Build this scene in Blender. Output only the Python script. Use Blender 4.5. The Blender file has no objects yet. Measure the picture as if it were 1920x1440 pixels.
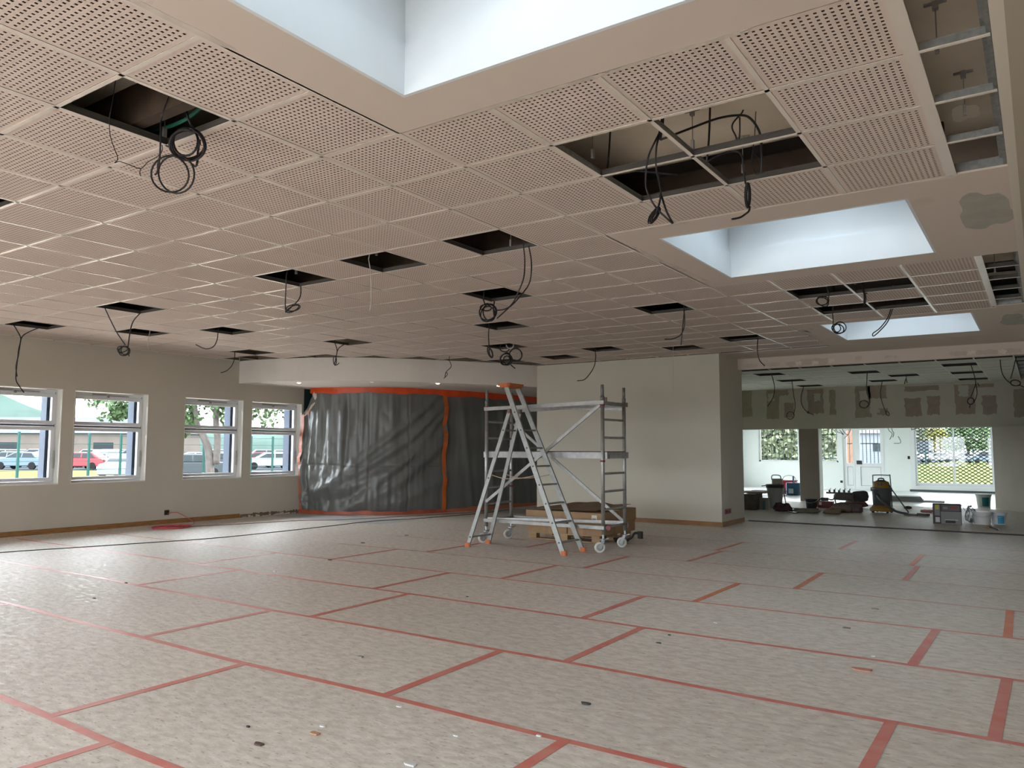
import bpy, math, random
from mathutils import Vector, Matrix
C = bpy.context.scene.collection
SC = bpy.context.scene
PI = math.pi
rnd = random.Random(7)

# ------------------------------------------------------------------ camera
FPX = 1456.36
CAM = Vector((2.803, -3.023, 1.345))
YAW, PITCH, ROLL = -0.5971, 0.0836, 0.0027
F = Vector((math.sin(YAW)*math.cos(PITCH), math.cos(YAW)*math.cos(PITCH), math.sin(PITCH)))
R0 = Vector((math.cos(YAW), -math.sin(YAW), 0)); U0 = R0.cross(F)
RT = math.cos(ROLL)*R0 + math.sin(ROLL)*U0
UP = -math.sin(ROLL)*R0 + math.cos(ROLL)*U0
cd = bpy.data.cameras.new('camera'); cam = bpy.data.objects.new('camera', cd); C.objects.link(cam)
cd.sensor_width = 36; cd.lens = 36*FPX/1920; cd.clip_start = .05; cd.clip_end = 900
M3 = Matrix((RT, UP, -F)).transposed(); cam.matrix_world = Matrix.Translation(CAM) @ M3.to_4x4()
SC.camera = cam

# ------------------------------------------------------------------ sky, light, exposure
w = bpy.data.worlds.new('sky'); SC.world = w; w.use_nodes = True
bg = w.node_tree.nodes['Background']
bg.inputs[0].default_value = (.86, .94, 1.0, 1); bg.inputs[1].default_value = 1.0
w.cycles.sampling_method = 'MANUAL'; w.cycles.sample_map_resolution = 64
SC.view_settings.view_transform = 'Standard'; SC.view_settings.look = 'None'
SC.view_settings.gamma = 1; SC.view_settings.use_curve_mapping = False
SC.view_settings.exposure = 4.16
SC.cycles.use_denoising = True
SC.cycles.max_bounces = 10; SC.cycles.diffuse_bounces = 7; SC.cycles.glossy_bounces = 3
SC.cycles.transparent_max_bounces = 12; SC.cycles.transmission_bounces = 4
SC.cycles.caustics_reflective = False; SC.cycles.caustics_refractive = False
SC.cycles.sample_clamp_indirect = 6

def portal(loc, rot, sx, sy):          # guides daylight sampling through a modelled opening; gives no light of its own
    l = bpy.data.lights.new('daylight_portal', 'AREA'); l.shape = 'RECTANGLE'; l.size = sx; l.size_y = sy
    l.cycles.is_portal = True
    o = bpy.data.objects.new('daylight_portal', l); C.objects.link(o); o.location = loc; o.rotation_euler = rot

ZC = 3.043          # ceiling
ZP = 3.34           # plenum slab
XL, XR = -10.13, 3.6
YB = -6.0
WINY = [(-1.48, -.22), (-.03, 1.23), (1.94, 3.20), (3.39, 4.65), (5.36, 6.62), (6.82, 8.08)]  # first two are unseen windows, added for extra daylight
WZ0, WZ1 = .77, 2.285
SKY = [(.34, 2.12, -2.10, -.33), (.34, 2.11, 2.75, 4.45), (.39, 2.15, 8.03, 9.77)]
for x0, x1, y0, y1 in SKY: portal(((x0+x1)/2, (y0+y1)/2, 4.02), (0, 0, 0), x1-x0, y1-y0)
for a, b in WINY: portal((XL-.42, (a+b)/2, (WZ0+WZ1)/2), (0, -PI/2, 0), WZ1-WZ0, b-a)
portal((.45, 25.9, 1.1), (-PI/2, 0, 0), 2.6, 2.1)
portal((-4.3, 25.9, 1.5), (-PI/2, 0, 0), 2.7, 1.2)
ADDED_BAYS = [(-8.6, -5.6), (-4.4, -1.4), (-.2, 2.8)]   # unseen glazed bays added behind the camera to brighten the ceiling
for a, b in ADDED_BAYS: portal(((a+b)/2, YB-.3, 1.25), (PI/2, 0, 0), b-a, 2.1)

# ------------------------------------------------------------------ pixel -> world helpers (pixel frame of the photograph)
def ray(u, v): return F + RT*((u-960)/FPX) - UP*((v-720)/FPX)
def onz(u, v, z): d = ray(u, v); return CAM + d*((z-CAM.z)/d.z)
def onx(u, v, x): d = ray(u, v); return CAM + d*((x-CAM.x)/d.x)
def ony(u, v, y): d = ray(u, v); return CAM + d*((y-CAM.y)/d.y)
def dep(u, v, d): return CAM + ray(u, v)*d
def depth(p): return (Vector(p)-CAM).dot(F)

# ------------------------------------------------------------------ materials
MATS = {}
def mat(name, col, rough=.7, metal=0, noise=0, nscale=8, bump=0, bscale=40, col2=None, spec=None, detail=4, stretch=None, objvar=0):
    if name in MATS: return MATS[name]
    m = bpy.data.materials.new(name); m.use_nodes = True; nt = m.node_tree; b = nt.nodes['Principled BSDF']
    b.inputs['Base Color'].default_value = (*col, 1); b.inputs['Roughness'].default_value = rough; b.inputs['Metallic'].default_value = metal
    if spec is not None: b.inputs['Specular IOR Level'].default_value = spec
    if noise or bump or objvar:
        tc = nt.nodes.new('ShaderNodeNewGeometry'); mp = nt.nodes.new('ShaderNodeMapping'); nt.links.new(tc.outputs['Position'], mp.inputs[0])
        if stretch: mp.inputs['Scale'].default_value = stretch
    if noise:
        n = nt.nodes.new('ShaderNodeTexNoise'); n.inputs['Scale'].default_value = nscale; n.inputs['Detail'].default_value = detail; nt.links.new(mp.outputs[0], n.inputs['Vector'])
        r = nt.nodes.new('ShaderNodeValToRGB'); c2 = col2 or tuple(c*(1-noise) for c in col)
        r.color_ramp.elements[0].position = .35; r.color_ramp.elements[1].position = .65
        r.color_ramp.elements[0].color = (*c2, 1); r.color_ramp.elements[1].color = (*col, 1)
        nt.links.new(n.outputs[0], r.inputs[0]); src = r.outputs[0]
        if objvar:
            oi = nt.nodes.new('ShaderNodeObjectInfo'); mr = nt.nodes.new('ShaderNodeMapRange'); mr.inputs[3].default_value = 1-objvar; mr.inputs[4].default_value = 1
            nt.links.new(oi.outputs['Random'], mr.inputs[0])
            mx = nt.nodes.new('ShaderNodeVectorMath'); mx.operation = 'SCALE'; nt.links.new(src, mx.inputs[0]); nt.links.new(mr.outputs[0], mx.inputs['Scale']); src = mx.outputs[0]
        nt.links.new(src, b.inputs['Base Color'])
    if bump:
        n2 = nt.nodes.new('ShaderNodeTexNoise'); n2.inputs['Scale'].default_value = bscale; nt.links.new(mp.outputs[0], n2.inputs['Vector'])
        bp = nt.nodes.new('ShaderNodeBump'); bp.inputs['Strength'].default_value = bump; bp.inputs['Distance'].default_value = .01
        nt.links.new(n2.outputs[0], bp.inputs['Height']); nt.links.new(bp.outputs[0], b.inputs['Normal'])
    MATS[name] = m; return m

def glass_mat(name, tint=(1, 1, 1)):
    m = bpy.data.materials.new(name); m.use_nodes = True; nt = m.node_tree; nt.nodes.remove(nt.nodes['Principled BSDF'])
    out = nt.nodes['Material Output']; t = nt.nodes.new('ShaderNodeBsdfTransparent'); t.inputs[0].default_value = (*tint, 1)
    g = nt.nodes.new('ShaderNodeBsdfGlossy'); g.inputs['Roughness'].default_value = .02
    fr = nt.nodes.new('ShaderNodeFresnel'); fr.inputs[0].default_value = 1.35
    mx = nt.nodes.new('ShaderNodeMixShader'); nt.links.new(fr.outputs[0], mx.inputs[0]); nt.links.new(t.outputs[0], mx.inputs[1]); nt.links.new(g.outputs[0], mx.inputs[2]); nt.links.new(mx.outputs[0], out.inputs[0])
    MATS[name] = m; return m
def emit_mat(name, col, s):
    m = bpy.data.materials.new(name); m.use_nodes = True; b = m.node_tree.nodes['Principled BSDF']
    b.inputs['Base Color'].default_value = (*col, 1); b.inputs['Emission Color'].default_value = (*col, 1); b.inputs['Emission Strength'].default_value = s
    MATS[name] = m; return m

wall_m = mat('wall_paint', (.565, .525, .45), .75, noise=.05, nscale=1.2, bump=.06, bscale=90)
wall_y = mat('wall_paint_cream', (.59, .55, .465), .75, noise=.05, nscale=1.0, bump=.06, bscale=90)
tile_m = mat('tile_board', (.70, .585, .515), .8, noise=.04, nscale=3, objvar=.05)
felt_m = mat('felt_backing', (.22, .135, .10), .95)
rail_m = mat('rail_lacquer', (.76, .685, .61), .24, spec=.7)
web_shade_m = mat('rail_web_shade', (.075, .066, .058), .6, 0, spec=.2)  # dark web colour carries the shade inside the ceiling openings
galv_m = mat('galvanised_steel', (.30, .30, .29), .45, .6, noise=.25, nscale=30)
white_m = mat('white_paint', (.82, .83, .82), .6, noise=.03, nscale=2)
pvc_m = mat('white_pvc', (.74, .75, .78), .35)
dark_gap = mat('gasket_black', (.02, .02, .022), .7)
glass_m = glass_mat('clear_glass')
opal_m = glass_mat('tinted_dome', (.165, .182, .192))
base_m = mat('baseboard_wood', (.36, .18, .065), .5, noise=.35, nscale=6, stretch=(1, 1, 12))
black_m = mat('cable_black', (.012, .010, .012), .5)
wcable_m = mat('cable_white', (.55, .52, .48), .5)
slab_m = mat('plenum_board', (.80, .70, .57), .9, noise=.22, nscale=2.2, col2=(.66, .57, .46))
alu_m = mat('aluminium', (.37, .36, .345), .42, .6, noise=.2, nscale=14, bump=.02)
ladder_m = mat('ladder_aluminium', (.35, .355, .34), .45, .5, noise=.18, nscale=16)
orange_p = mat('orange_plastic', (.62, .16, .04), .5, noise=.4, nscale=40, col2=(.40, .13, .05))
card_m = mat('cardboard', (.36, .22, .115), .8, noise=.14, nscale=5)
card_d = mat('cardboard_dark', (.20, .115, .062), .8, noise=.15, nscale=5)
pine_m = mat('pallet_wood', (.40, .25, .13), .8, noise=.3, nscale=8, stretch=(1, 8, 8))

def plaster_mat(name, base, patch, scale, thr, edges=None):
    """plaster with trowelled filler patches (colour differences that belong to the surface)"""
    m = bpy.data.materials.new(name); m.use_nodes = True; nt = m.node_tree; b = nt.nodes['Principled BSDF']; b.inputs['Roughness'].default_value = .85
    g = nt.nodes.new('ShaderNodeNewGeometry')
    n = nt.nodes.new('ShaderNodeTexNoise'); n.inputs['Scale'].default_value = scale; n.inputs['Detail'].default_value = 3; nt.links.new(g.outputs['Position'], n.inputs['Vector'])
    r = nt.nodes.new('ShaderNodeValToRGB'); r.color_ramp.elements[0].position = thr; r.color_ramp.elements[1].position = thr+.05
    r.color_ramp.elements[0].color = (*base, 1); r.color_ramp.elements[1].color = (*patch, 1)
    nt.links.new(n.outputs[0], r.inputs[0]); nt.links.new(r.outputs[0], b.inputs['Base Color'])
    MATS[name] = m; return m
plas_m = plaster_mat('ceiling_plaster', (.64, .545, .475), (.58, .50, .435), 1.3, .66)
patch_m = mat('filler_patch_grey', (.44, .425, .37), .85, noise=.12, nscale=6)
patch_b = mat('filler_patch_brown', (.36, .29, .24), .85, noise=.15, nscale=6)
patch_l = mat('filler_light', (.60, .56, .49), .85, noise=.1, nscale=6)
r2_m = mat('plasterboard_room', (.50, .47, .385), .85, noise=.06, nscale=3)
tile2_m = mat('tile_plain', (.80, .80, .71), .8, objvar=.06, noise=.03)

def floor_mat():
    m = bpy.data.materials.new('floor_sheet'); m.use_nodes = True; nt = m.node_tree; b = nt.nodes['Principled BSDF']
    g = nt.nodes.new('ShaderNodeNewGeometry'); L = nt.links.new
    def nz(scale, st, detail=3, w=0):
        mp = nt.nodes.new('ShaderNodeMapping'); mp.inputs['Scale'].default_value = st; mp.inputs['Rotation'].default_value = (0, 0, w); L(g.outputs['Position'], mp.inputs[0])
        n = nt.nodes.new('ShaderNodeTexNoise'); n.inputs['Scale'].default_value = scale; n.inputs['Detail'].default_value = detail; L(mp.outputs[0], n.inputs['Vector']); return n.outputs[0]
    def ramp(src, p0, p1, c0, c1):
        r = nt.nodes.new('ShaderNodeValToRGB'); r.color_ramp.elements[0].position = p0; r.color_ramp.elements[1].position = p1
        r.color_ramp.elements[0].color = (*c0, 1); r.color_ramp.elements[1].color = (*c1, 1); L(src, r.inputs[0]); return r.outputs[0]
    def mul(a, c):
        x = nt.nodes.new('ShaderNodeMix'); x.data_type = 'RGBA'; x.blend_type = 'MULTIPLY'; x.inputs[0].default_value = 1; L(a, x.inputs[6]); L(c, x.inputs[7]); return x.outputs[2]
    c = ramp(nz(11, (1, 2.0, 1), 5, .35), .36, .62, (.595, .535, .47), (.735, .68, .61))
    c = mul(c, ramp(nz(22, (1, 3.2, 1), 2, .25), .30, .38, (.66, .61, .56), (1, 1, 1)))
    c = mul(c, ramp(nz(26, (1, 3.4, 1), 2, .5), .62, .68, (1, 1, 1), (1.17, 1.18, 1.20)))
    c = mul(c, ramp(nz(.35, (1, 1, 1), 3), .35, .7, (.90, .91, .91), (1, 1, 1)))
    c = mul(c, ramp(nz(5, (1, 1, 1), 5), .70, .76, (1, 1, 1), (.72, .66, .62)))
    oi = nt.nodes.new('ShaderNodeObjectInfo'); mr = nt.nodes.new('ShaderNodeMapRange'); mr.inputs[3].default_value = .95; mr.inputs[4].default_value = 1.03; L(oi.outputs['Random'], mr.inputs[0])
    sc = nt.nodes.new('ShaderNodeVectorMath'); sc.operation = 'SCALE'; L(c, sc.inputs[0]); L(mr.outputs[0], sc.inputs['Scale']); L(sc.outputs[0], b.inputs['Base Color'])
    rr = nt.nodes.new('ShaderNodeMapRange'); rr.inputs[1].default_value = .3; rr.inputs[2].default_value = .7; rr.inputs[3].default_value = .40; rr.inputs[4].default_value = .72; b.inputs['Specular IOR Level'].default_value = .38; L(nz(14, (1, 1.8, 1), 4), rr.inputs[0]); L(rr.outputs[0], b.inputs['Roughness'])
    bp = nt.nodes.new('ShaderNodeBump'); bp.inputs['Strength'].default_value = .35; bp.inputs['Distance'].default_value = .004; L(nz(20, (1, 2, 1), 3), bp.inputs['Height']); L(bp.outputs[0], b.inputs['Normal'])
    MATS['floor_sheet'] = m; return m
floor_m = floor_mat()
tape_m = mat('red_tape', (.60, .155, .125), .45, noise=.2, nscale=7, col2=(.60, .24, .19))
tape_o = mat('orange_tape', (.66, .17, .07), .45, noise=.25, nscale=7, col2=(.62, .25, .13))
rtape = mat('orange_red_tape', (.72, .075, .012), .4, noise=.2, nscale=5)
plastic_m = mat('grey_plastic_film', (.150, .152, .142), .38, noise=.2, nscale=1.5, bump=.10, bscale=12)

# ------------------------------------------------------------------ mesh builder
class MB:
    def __init__(s): s.v = []; s.f = []; s.m = []
    def quad(s, a, b, c, d, m=0):
        n = len(s.v); s.v += [tuple(a), tuple(b), tuple(c), tuple(d)]; s.f.append((n, n+1, n+2, n+3)); s.m.append(m)
    def box(s, x0, x1, y0, y1, z0, z1, m=0, T=None):
        n = len(s.v); P = [(x0, y0, z0), (x1, y0, z0), (x1, y1, z0), (x0, y1, z0), (x0, y0, z1), (x1, y0, z1), (x1, y1, z1), (x0, y1, z1)]
        if T: P = [tuple(T @ Vector(p)) for p in P]
        s.v += P
        for q in ((3, 2, 1, 0), (4, 5, 6, 7), (0, 1, 5, 4), (1, 2, 6, 5), (2, 3, 7, 6), (3, 0, 4, 7)): s.f.append(tuple(n+i for i in q)); s.m.append(m)
    def cbox(s, c, sx, sy, sz, m=0, rz=0, b=0):
        T = Matrix.Translation(Vector(c)) @ Matrix.Rotation(rz, 4, 'Z')
        if b <= 0: s.box(-sx/2, sx/2, -sy/2, sy/2, -sz/2, sz/2, m, T); return
        s.prism([(-sx/2+b, -sy/2), (sx/2-b, -sy/2), (sx/2, -sy/2+b), (sx/2, sy/2-b), (sx/2-b, sy/2), (-sx/2+b, sy/2), (-sx/2, sy/2-b), (-sx/2, -sy/2+b)], -sz/2, sz/2, m, T)
    def prism(s, poly, z0, z1, m=0, T=None):
        n = len(s.v); k = len(poly); P = [(x, y, z0) for x, y in poly]+[(x, y, z1) for x, y in poly]
        if T: P = [tuple(T @ Vector(p)) for p in P]
        s.v += P; s.f.append(tuple(n+k-1-i for i in range(k))); s.m.append(m); s.f.append(tuple(n+k+i for i in range(k))); s.m.append(m)
        for i in range(k): j = (i+1) % k; s.f.append((n+i, n+j, n+k+j, n+k+i)); s.m.append(m)
    def bar(s, a, b, wd, ht, m=0, up=(0, 0, 1)):
        a = Vector(a); b = Vector(b); d = (b-a).normalized(); u = Vector(up)
        if abs(d.dot(u)) > .98: u = Vector((1, 0, 0))
        x = d.cross(u).normalized()*wd/2; y = x.cross(d).normalized()*ht/2; n = len(s.v)
        for p in (a, b): s.v += [tuple(p-x-y), tuple(p+x-y), tuple(p+x+y), tuple(p-x+y)]
        for q in ((0, 1, 2, 3), (7, 6, 5, 4), (0, 4, 5, 1), (1, 5, 6, 2), (2, 6, 7, 3), (3, 7, 4, 0)): s.f.append(tuple(n+i for i in q)); s.m.append(m)
    def tube(s, pts, r, k=6, m=0, closed=False, rs=None):
        pts = [Vector(p) for p in pts]; n0 = len(s.v); N = len(pts); ref = Vector((0, 0, 1)); px = None
        for i, p in enumerate(pts):
            a = pts[(i-1) % N if closed else max(i-1, 0)]; b = pts[(i+1) % N if closed else min(i+1, N-1)]; d = (b-a)
            d = d.normalized() if d.length > 1e-9 else Vector((0, 0, 1))
            if px is None: px = d.cross(ref if abs(d.z) < .9 else Vector((1, 0, 0))).normalized()
            px = (px-d*px.dot(d)); px = px.normalized() if px.length > 1e-6 else d.orthogonal().normalized()
            py = d.cross(px); rr = rs[i] if rs else r
            for j in range(k): t = 2*PI*j/k; s.v.append(tuple(p+px*rr*math.cos(t)+py*rr*math.sin(t)))
        for i in range(N if closed else N-1):
            a = n0+i*k; b = n0+((i+1) % N)*k
            for j in range(k): jj = (j+1) % k; s.f.append((a+j, a+jj, b+jj, b+j)); s.m.append(m)
        if not closed: s.f.append(tuple(n0+k-1-j for j in range(k))); s.m.append(m); s.f.append(tuple(n0+(N-1)*k+j for j in range(k))); s.m.append(m)
    def lathe(s, c, prof, k=20, m=0, T=None):
        n0 = len(s.v)
        for r, z in prof:
            for j in range(k):
                t = 2*PI*j/k; p = Vector((r*math.cos(t), r*math.sin(t), z)); p = (T @ p) if T else p
                s.v.append(tuple(p+Vector(c)))
        for i in range(len(prof)-1):
            for j in range(k): jj = (j+1) % k; a = n0+i*k; b = a+k; s.f.append((a+j, a+jj, b+jj, b+j)); s.m.append(m)
        s.f.append(tuple(n0+k-1-j for j in range(k))); s.m.append(m); a = n0+(len(prof)-1)*k; s.f.append(tuple(a+j for j in range(k))); s.m.append(m)
    def mesh(s, name, mats, smooth=False):
        me = bpy.data.meshes.new(name); me.from_pydata(s.v, [], s.f)
        for mm in (mats if isinstance(mats, (list, tuple)) else [mats]): me.materials.append(mm)
        me.polygons.foreach_set('material_index', s.m)
        if smooth: me.polygons.foreach_set('use_smooth', [True]*len(s.f))
        me.update(); return me
    def build(s, name, mats, parent=None, smooth=False, **kw):
        return link(name, s.mesh(name, mats, smooth), parent, **kw)
def link(name, me, parent=None, label=None, cat=None, group=None, kind=None):
    o = bpy.data.objects.new(name, me); C.objects.link(o)
    if parent is not None: o.parent = parent
    for k, v in (('label', label), ('category', cat), ('group', group), ('kind', kind)):
        if v: o[k] = v
    return o
def thing(name, label, cat, loc=(0, 0, 0), rz=0, group=None):
    o = bpy.data.objects.new(name, None); C.objects.link(o); o.location = loc; o.rotation_euler = (0, 0, rz); o['label'] = label; o['category'] = cat
    if group: o['group'] = group
    return o
def at0(o): return o
def smooth_path(P, n=5):
    P = [Vector(p) for p in P]; out = []
    for i in range(len(P)-1):
        a = P[max(i-1, 0)]; b = P[i]; c = P[i+1]; d = P[min(i+2, len(P)-1)]
        for j in range(n):
            t = j/n; out.append(.5*((2*b)+(c-a)*t+(2*a-5*b+4*c-d)*t*t+(3*b-a-3*c+d)*t**3))
    out.append(P[-1]); return out

# ================================================================== STRUCTURE
# ---- floor: slab, protective sheets, tape
b = MB(); b.box(-11, 5, YB-.2, 26.2, -.25, 0); floor = b.build('floor', mat('screed', (.5, .5, .49), .6, noise=.1), kind='structure')
YL = [-5.7, -4.55, -3.38, -2.18, -1.0, .18, 1.33, 2.51, 3.69, 4.85, 6.02, 7.2, 8.33, 9.5, 10.6, 11.72]
seams = {3: [-3.9, -.1], 4: [-.79, 3.0], 5: [-4.6, -1.37, .94], 6: [-2.55, -.22, 2.13], 7: [-4.6, -2.10, .25, 2.56], 8: [-5.4, -2.57, -.28, 2.07], 9: [-4.4, -1.9, .2, 2.54],
         10: [-6.2, -3.9, -1.55, .77, 3.1], 11: [-3.1, -.78, 1.57], 12: [-5.6, -3.2, -.85, 1.48], 13: [-4.5, -1.9, .47], 14: [-1.4, .55]}
for i in range(len(YL)-1):
    y0, y1 = YL[i], YL[i+1]; xs = [XL] + sorted(x for x in seams.get(i+1, [-7.5, -5, -1, 2]) ) + [XR]
    if y0 > 10: xs = [x for x in xs if x > -1.86]; xs = [-1.84]+xs
    if xs[1]-xs[0] > 3.4: xs.insert(1, (xs[0]+xs[1])/2)
    for a, c in zip(xs, xs[1:]):
        if y1 > 8.3 and a < -7.0: a = -7.0
        if y1 > 9.9 and a < -5.0 and y0 > 9.4: pass
        if c-a < .15: continue
        b = MB(); b.box(a+.001, c-.001, y0+.001, y1-.001, .0002, .004); b.build('floor_sheet', floor_m, floor)
# remaining protective sheet along the curved partition and the far rooms
b = MB(); b.box(XL, -7.001, 8.331, 10.6, .0002, .0035); b.build('floor_sheet', floor_m, floor)
floor2_m = mat('far_floor', (.74, .76, .75), .28, noise=.12, nscale=4, bump=.05, bscale=14)
b = MB(); b.box(-7.3, XR, 11.86, 18.0, .0002, .004); b.build('floor_sheet', floor_m, floor)
b = MB(); b.box(-7.3, 4.5, 18.0, 25.5, .0002, .004); b.build('floor_sheet', floor2_m, floor)
b = MB(); b.bar((-1.84, 11.76, .006), (XR, 11.84, .006), .055, .012); b.bar((-1.84, 11.80, .009), (XR, 11.88, .009), .02, .016)
b.build('trim_1', mat('threshold_dark', (.035, .02, .018), .6), kind='structure')
def strip(P, wd, m, z=.0046):
    b = MB(); P = [Vector(p) for p in P]; n = len(P)
    for i, p in enumerate(P):
        d = (P[min(i+1, n-1)]-P[max(i-1, 0)]).normalized(); s = Vector((-d.y, d.x, 0))*wd/2
        b.v += [(p.x-s.x, p.y-s.y, z), (p.x+s.x, p.y+s.y, z), (p.x-s.x, p.y-s.y, z+.0008), (p.x+s.x, p.y+s.y, z+.0008)]
    for i in range(n-1):
        k = i*4
        for q in ((2, 3, 7, 6), (1, 0, 4, 5), (0, 2, 6, 4), (3, 1, 5, 7)): b.f.append(tuple(k+j for j in q)); b.m.append(0)
    return b.build('tape_strip', m, floor)
wob = lambda s: .012*math.sin(1.3*s+.7)+.008*math.sin(3.1*s)
for i in range(3, 14):
    y = YL[i]; x0 = XL+.3 if y < 7.5 else (-6.8 if y < 9 else -4.6); x0 = x0 if y < 10 else -1.7
    if y > 4: x0 = max(x0, -5.5)
    n = 40; P = [(x0+(XR-.2-x0)*k/n, y+wob(x0+(XR-.2-x0)*k/n+i), 0) for k in range(n+1)]
    strip(P, .048 if y < 2.8 else (.036 if y < 5 else (.026 if y < 7 else .02)), (tape_m if i != 9 else tape_o) if y < 4.5 else mat('tape_distant', (.60, .33, .27), .5, noise=.25, nscale=5))  # paler, narrower far tape imitates how distance washes it out
for i in seams:
    if i > 13: continue
    for x in seams[i]:
        y0, y1 = YL[i-1], YL[i]
        if x < -5.2 and y0 > 3: continue
        if x < -6.5 or (y0 > 8 and x < -1): continue
        j = rnd.uniform(-.02, .02)
        strip([(x-j+wob(y), y, 0) for y in (y0, y0+.4*(y1-y0), y0+.7*(y1-y0), y1)] if False else [(x+j*k/3, y0+(y1-y0)*k/3, 0) for k in range(4)], .058, tape_o if (i in (10, 9, 12) and x > -1) else tape_m, .0052)

b = MB(); b.box(XL-5.5, XL-.43, -14, 14, -.5, -.30); b.box(XL-.42, 10, -16, YB-.21, -.5, -.30); b.build('ground_bounce', mat('bounce_pale', (.72, .62, .54), .9, noise=.05), kind='structure')  # unseen pale ground added to bounce daylight up through the windows
# ---- left wall with window openings
def wall_yy(name, x0, x1, y0, y1, z0, z1, holes, m):       # wall running along y between x0..x1, holes (ya,yb,za,zb)
    b = MB(); ys = sorted({y0, y1, *[h[0] for h in holes], *[h[1] for h in holes]})
    for a, c in zip(ys, ys[1:]):
        hs = [h for h in holes if h[0] <= a+1e-6 and h[1] >= c-1e-6]
        if not hs: b.box(x0, x1, a, c, z0, z1)
        else:
            h = hs[0]
            if h[2] > z0: b.box(x0, x1, a, c, z0, h[2])
            if h[3] < z1: b.box(x0, x1, a, c, h[3], z1)
    return b.build(name, m, kind='structure')
def wall_x(name, y0, y1, x0, x1, z0, z1, holes, m):
    b = MB(); xs = sorted({x0, x1, *[h[0] for h in holes], *[h[1] for h in holes]})
    for a, c in zip(xs, xs[1:]):
        hs = [h for h in holes if h[0] <= a+1e-6 and h[1] >= c-1e-6]
        if not hs: b.box(a, c, y0, y1, z0, z1)
        else:
            h = hs[0]
            if h[2] > z0: b.box(a, c, y0, y1, z0, h[2])
            if h[3] < z1: b.box(a, c, y0, y1, h[3], z1)
    return b.build(name, m, kind='structure')
wl = wall_yy('wall_left', XL-.42, XL, YB, 13.5, -.25, ZP, [(a, c, WZ0, WZ1) for a, c in WINY], wall_m)
wb_ = wall_x('wall_back', YB-.2, YB, XL-.42, XR+.2, -.25, ZP, [(a, c, .2, 2.3) for a, c in ADDED_BAYS], wall_m)
for n_, (a, c) in enumerate(ADDED_BAYS):  # frames and glass of the added bays
    b = MB(); t = .06; m_ = (a+c)/2
    for p, q_ in ((a, a+t), (m_-t/2, m_+t/2), (c-t, c)): b.box(p, q_, YB-.14, YB-.07, .2, 2.3)
    b.box(a, c, YB-.14, YB-.07, .2, .2+t); b.box(a, c, YB-.14, YB-.07, 2.3-t, 2.3); wo_ = b.build('window_%d' % (9+n_), pvc_m, kind='structure')
    b = MB(); b.box(a+t, c-t, YB-.108, YB-.102, .2+t, 2.3-t); b.build('pane', glass_m, wo_)
wall_yy('wall_right', XR, XR+.2, YB, 18.6, -.25, ZP, [], wall_m)
# central block, set forward of the passage
BX0, BX1, BY = -5.68, -1.86, 10.36
b = MB(); b.box(BX0, BX1, BY, 11.6, -.02, ZP); b.build('wall_front', wall_y, kind='structure') if False else b.build('wall_front', wall_m if False else MATS['wall_paint_cream'], kind='structure')
b = MB(); b.box(-7.4, BX0, 13.3, 13.5, -.02, ZP); b.box(XL-.42, -7.4, 13.3, 13.5, -.02, ZP); b.build('wall_rear', r2_m, kind='structure')
ws_ = wall_yy('wall_side', -7.5, -7.3, 13.5, 25.7, -.25, ZP, [(16.6, 17.6, .9, 2.1), (19.4, 24.6, .3, 2.3)], r2_m)  # both openings are unseen additions that brighten the rear rooms
for n_, (a, c, z0_, z1_) in enumerate([(16.6, 17.6, .9, 2.1), (19.4, 24.6, .3, 2.3)]):
    b = MB()
    for q_ in (a, (a+c)/2-.03, c-.06): b.box(-7.44, -7.38, q_, q_+.06, z0_, z1_)
    b.box(-7.44, -7.38, a, c, z0_, z0_+.06); b.box(-7.44, -7.38, a, c, z1_-.06, z1_); wo_ = b.build('window_%d' % (12+n_), pvc_m, kind='structure')
    b = MB(); b.box(-7.413, -7.408, a+.06, c-.06, z0_+.06, z1_-.06); b.build('pane', glass_m, wo_)
    portal((-7.52, (a+c)/2, (z0_+z1_)/2), (0, -PI/2, 0), z1_-z0_, c-a)
b = MB(); b.box(-11, -7.52, 13.6, 28, -.5, -.30); b.build('ground_side_bounce', MATS['bounce_pale'] if 'bounce_pale' in MATS else mat('bounce_pale', (.72, .62, .54), .9), kind='structure')  # unseen pale ground added to reflect light into the side openings
# baseboards
def baseboard(name, P, h=.08, t=.016):
    b = MB()
    for p, q in zip(P, P[1:]): b.bar((p[0], p[1], h/2+.003), (q[0], q[1], h/2+.003), t, h)
    b.build(name, base_m, kind='structure')
baseboard('baseboard_left', [(XL+.009, -5.9), (XL+.009, 6.6)])
baseboard('baseboard_front', [(BX0+.6, BY-.009), (BX1+.009, BY-.009), (BX1+.009, 11.55)])
# rough plaster foot where the left baseboard is missing
b = MB(); pr = random.Random(3); y = 6.62
while y < 8.08:
    d = pr.uniform(.03, .07); b.box(XL-.001, XL+.004+pr.uniform(0, .004), y, y+d+.004, .004, .072+pr.uniform(-.02, .012), 0)
    b.box(XL-.001, XL+pr.uniform(.008, .02), y, y+d*.9, .004, pr.uniform(.01, .05), pr.choice((0, 1, 1))); y += d
b.build('plaster_rubble_strip', [mat('old_adhesive', (.24, .17, .11), .9, noise=.5, nscale=40), patch_l], wl)

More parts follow.
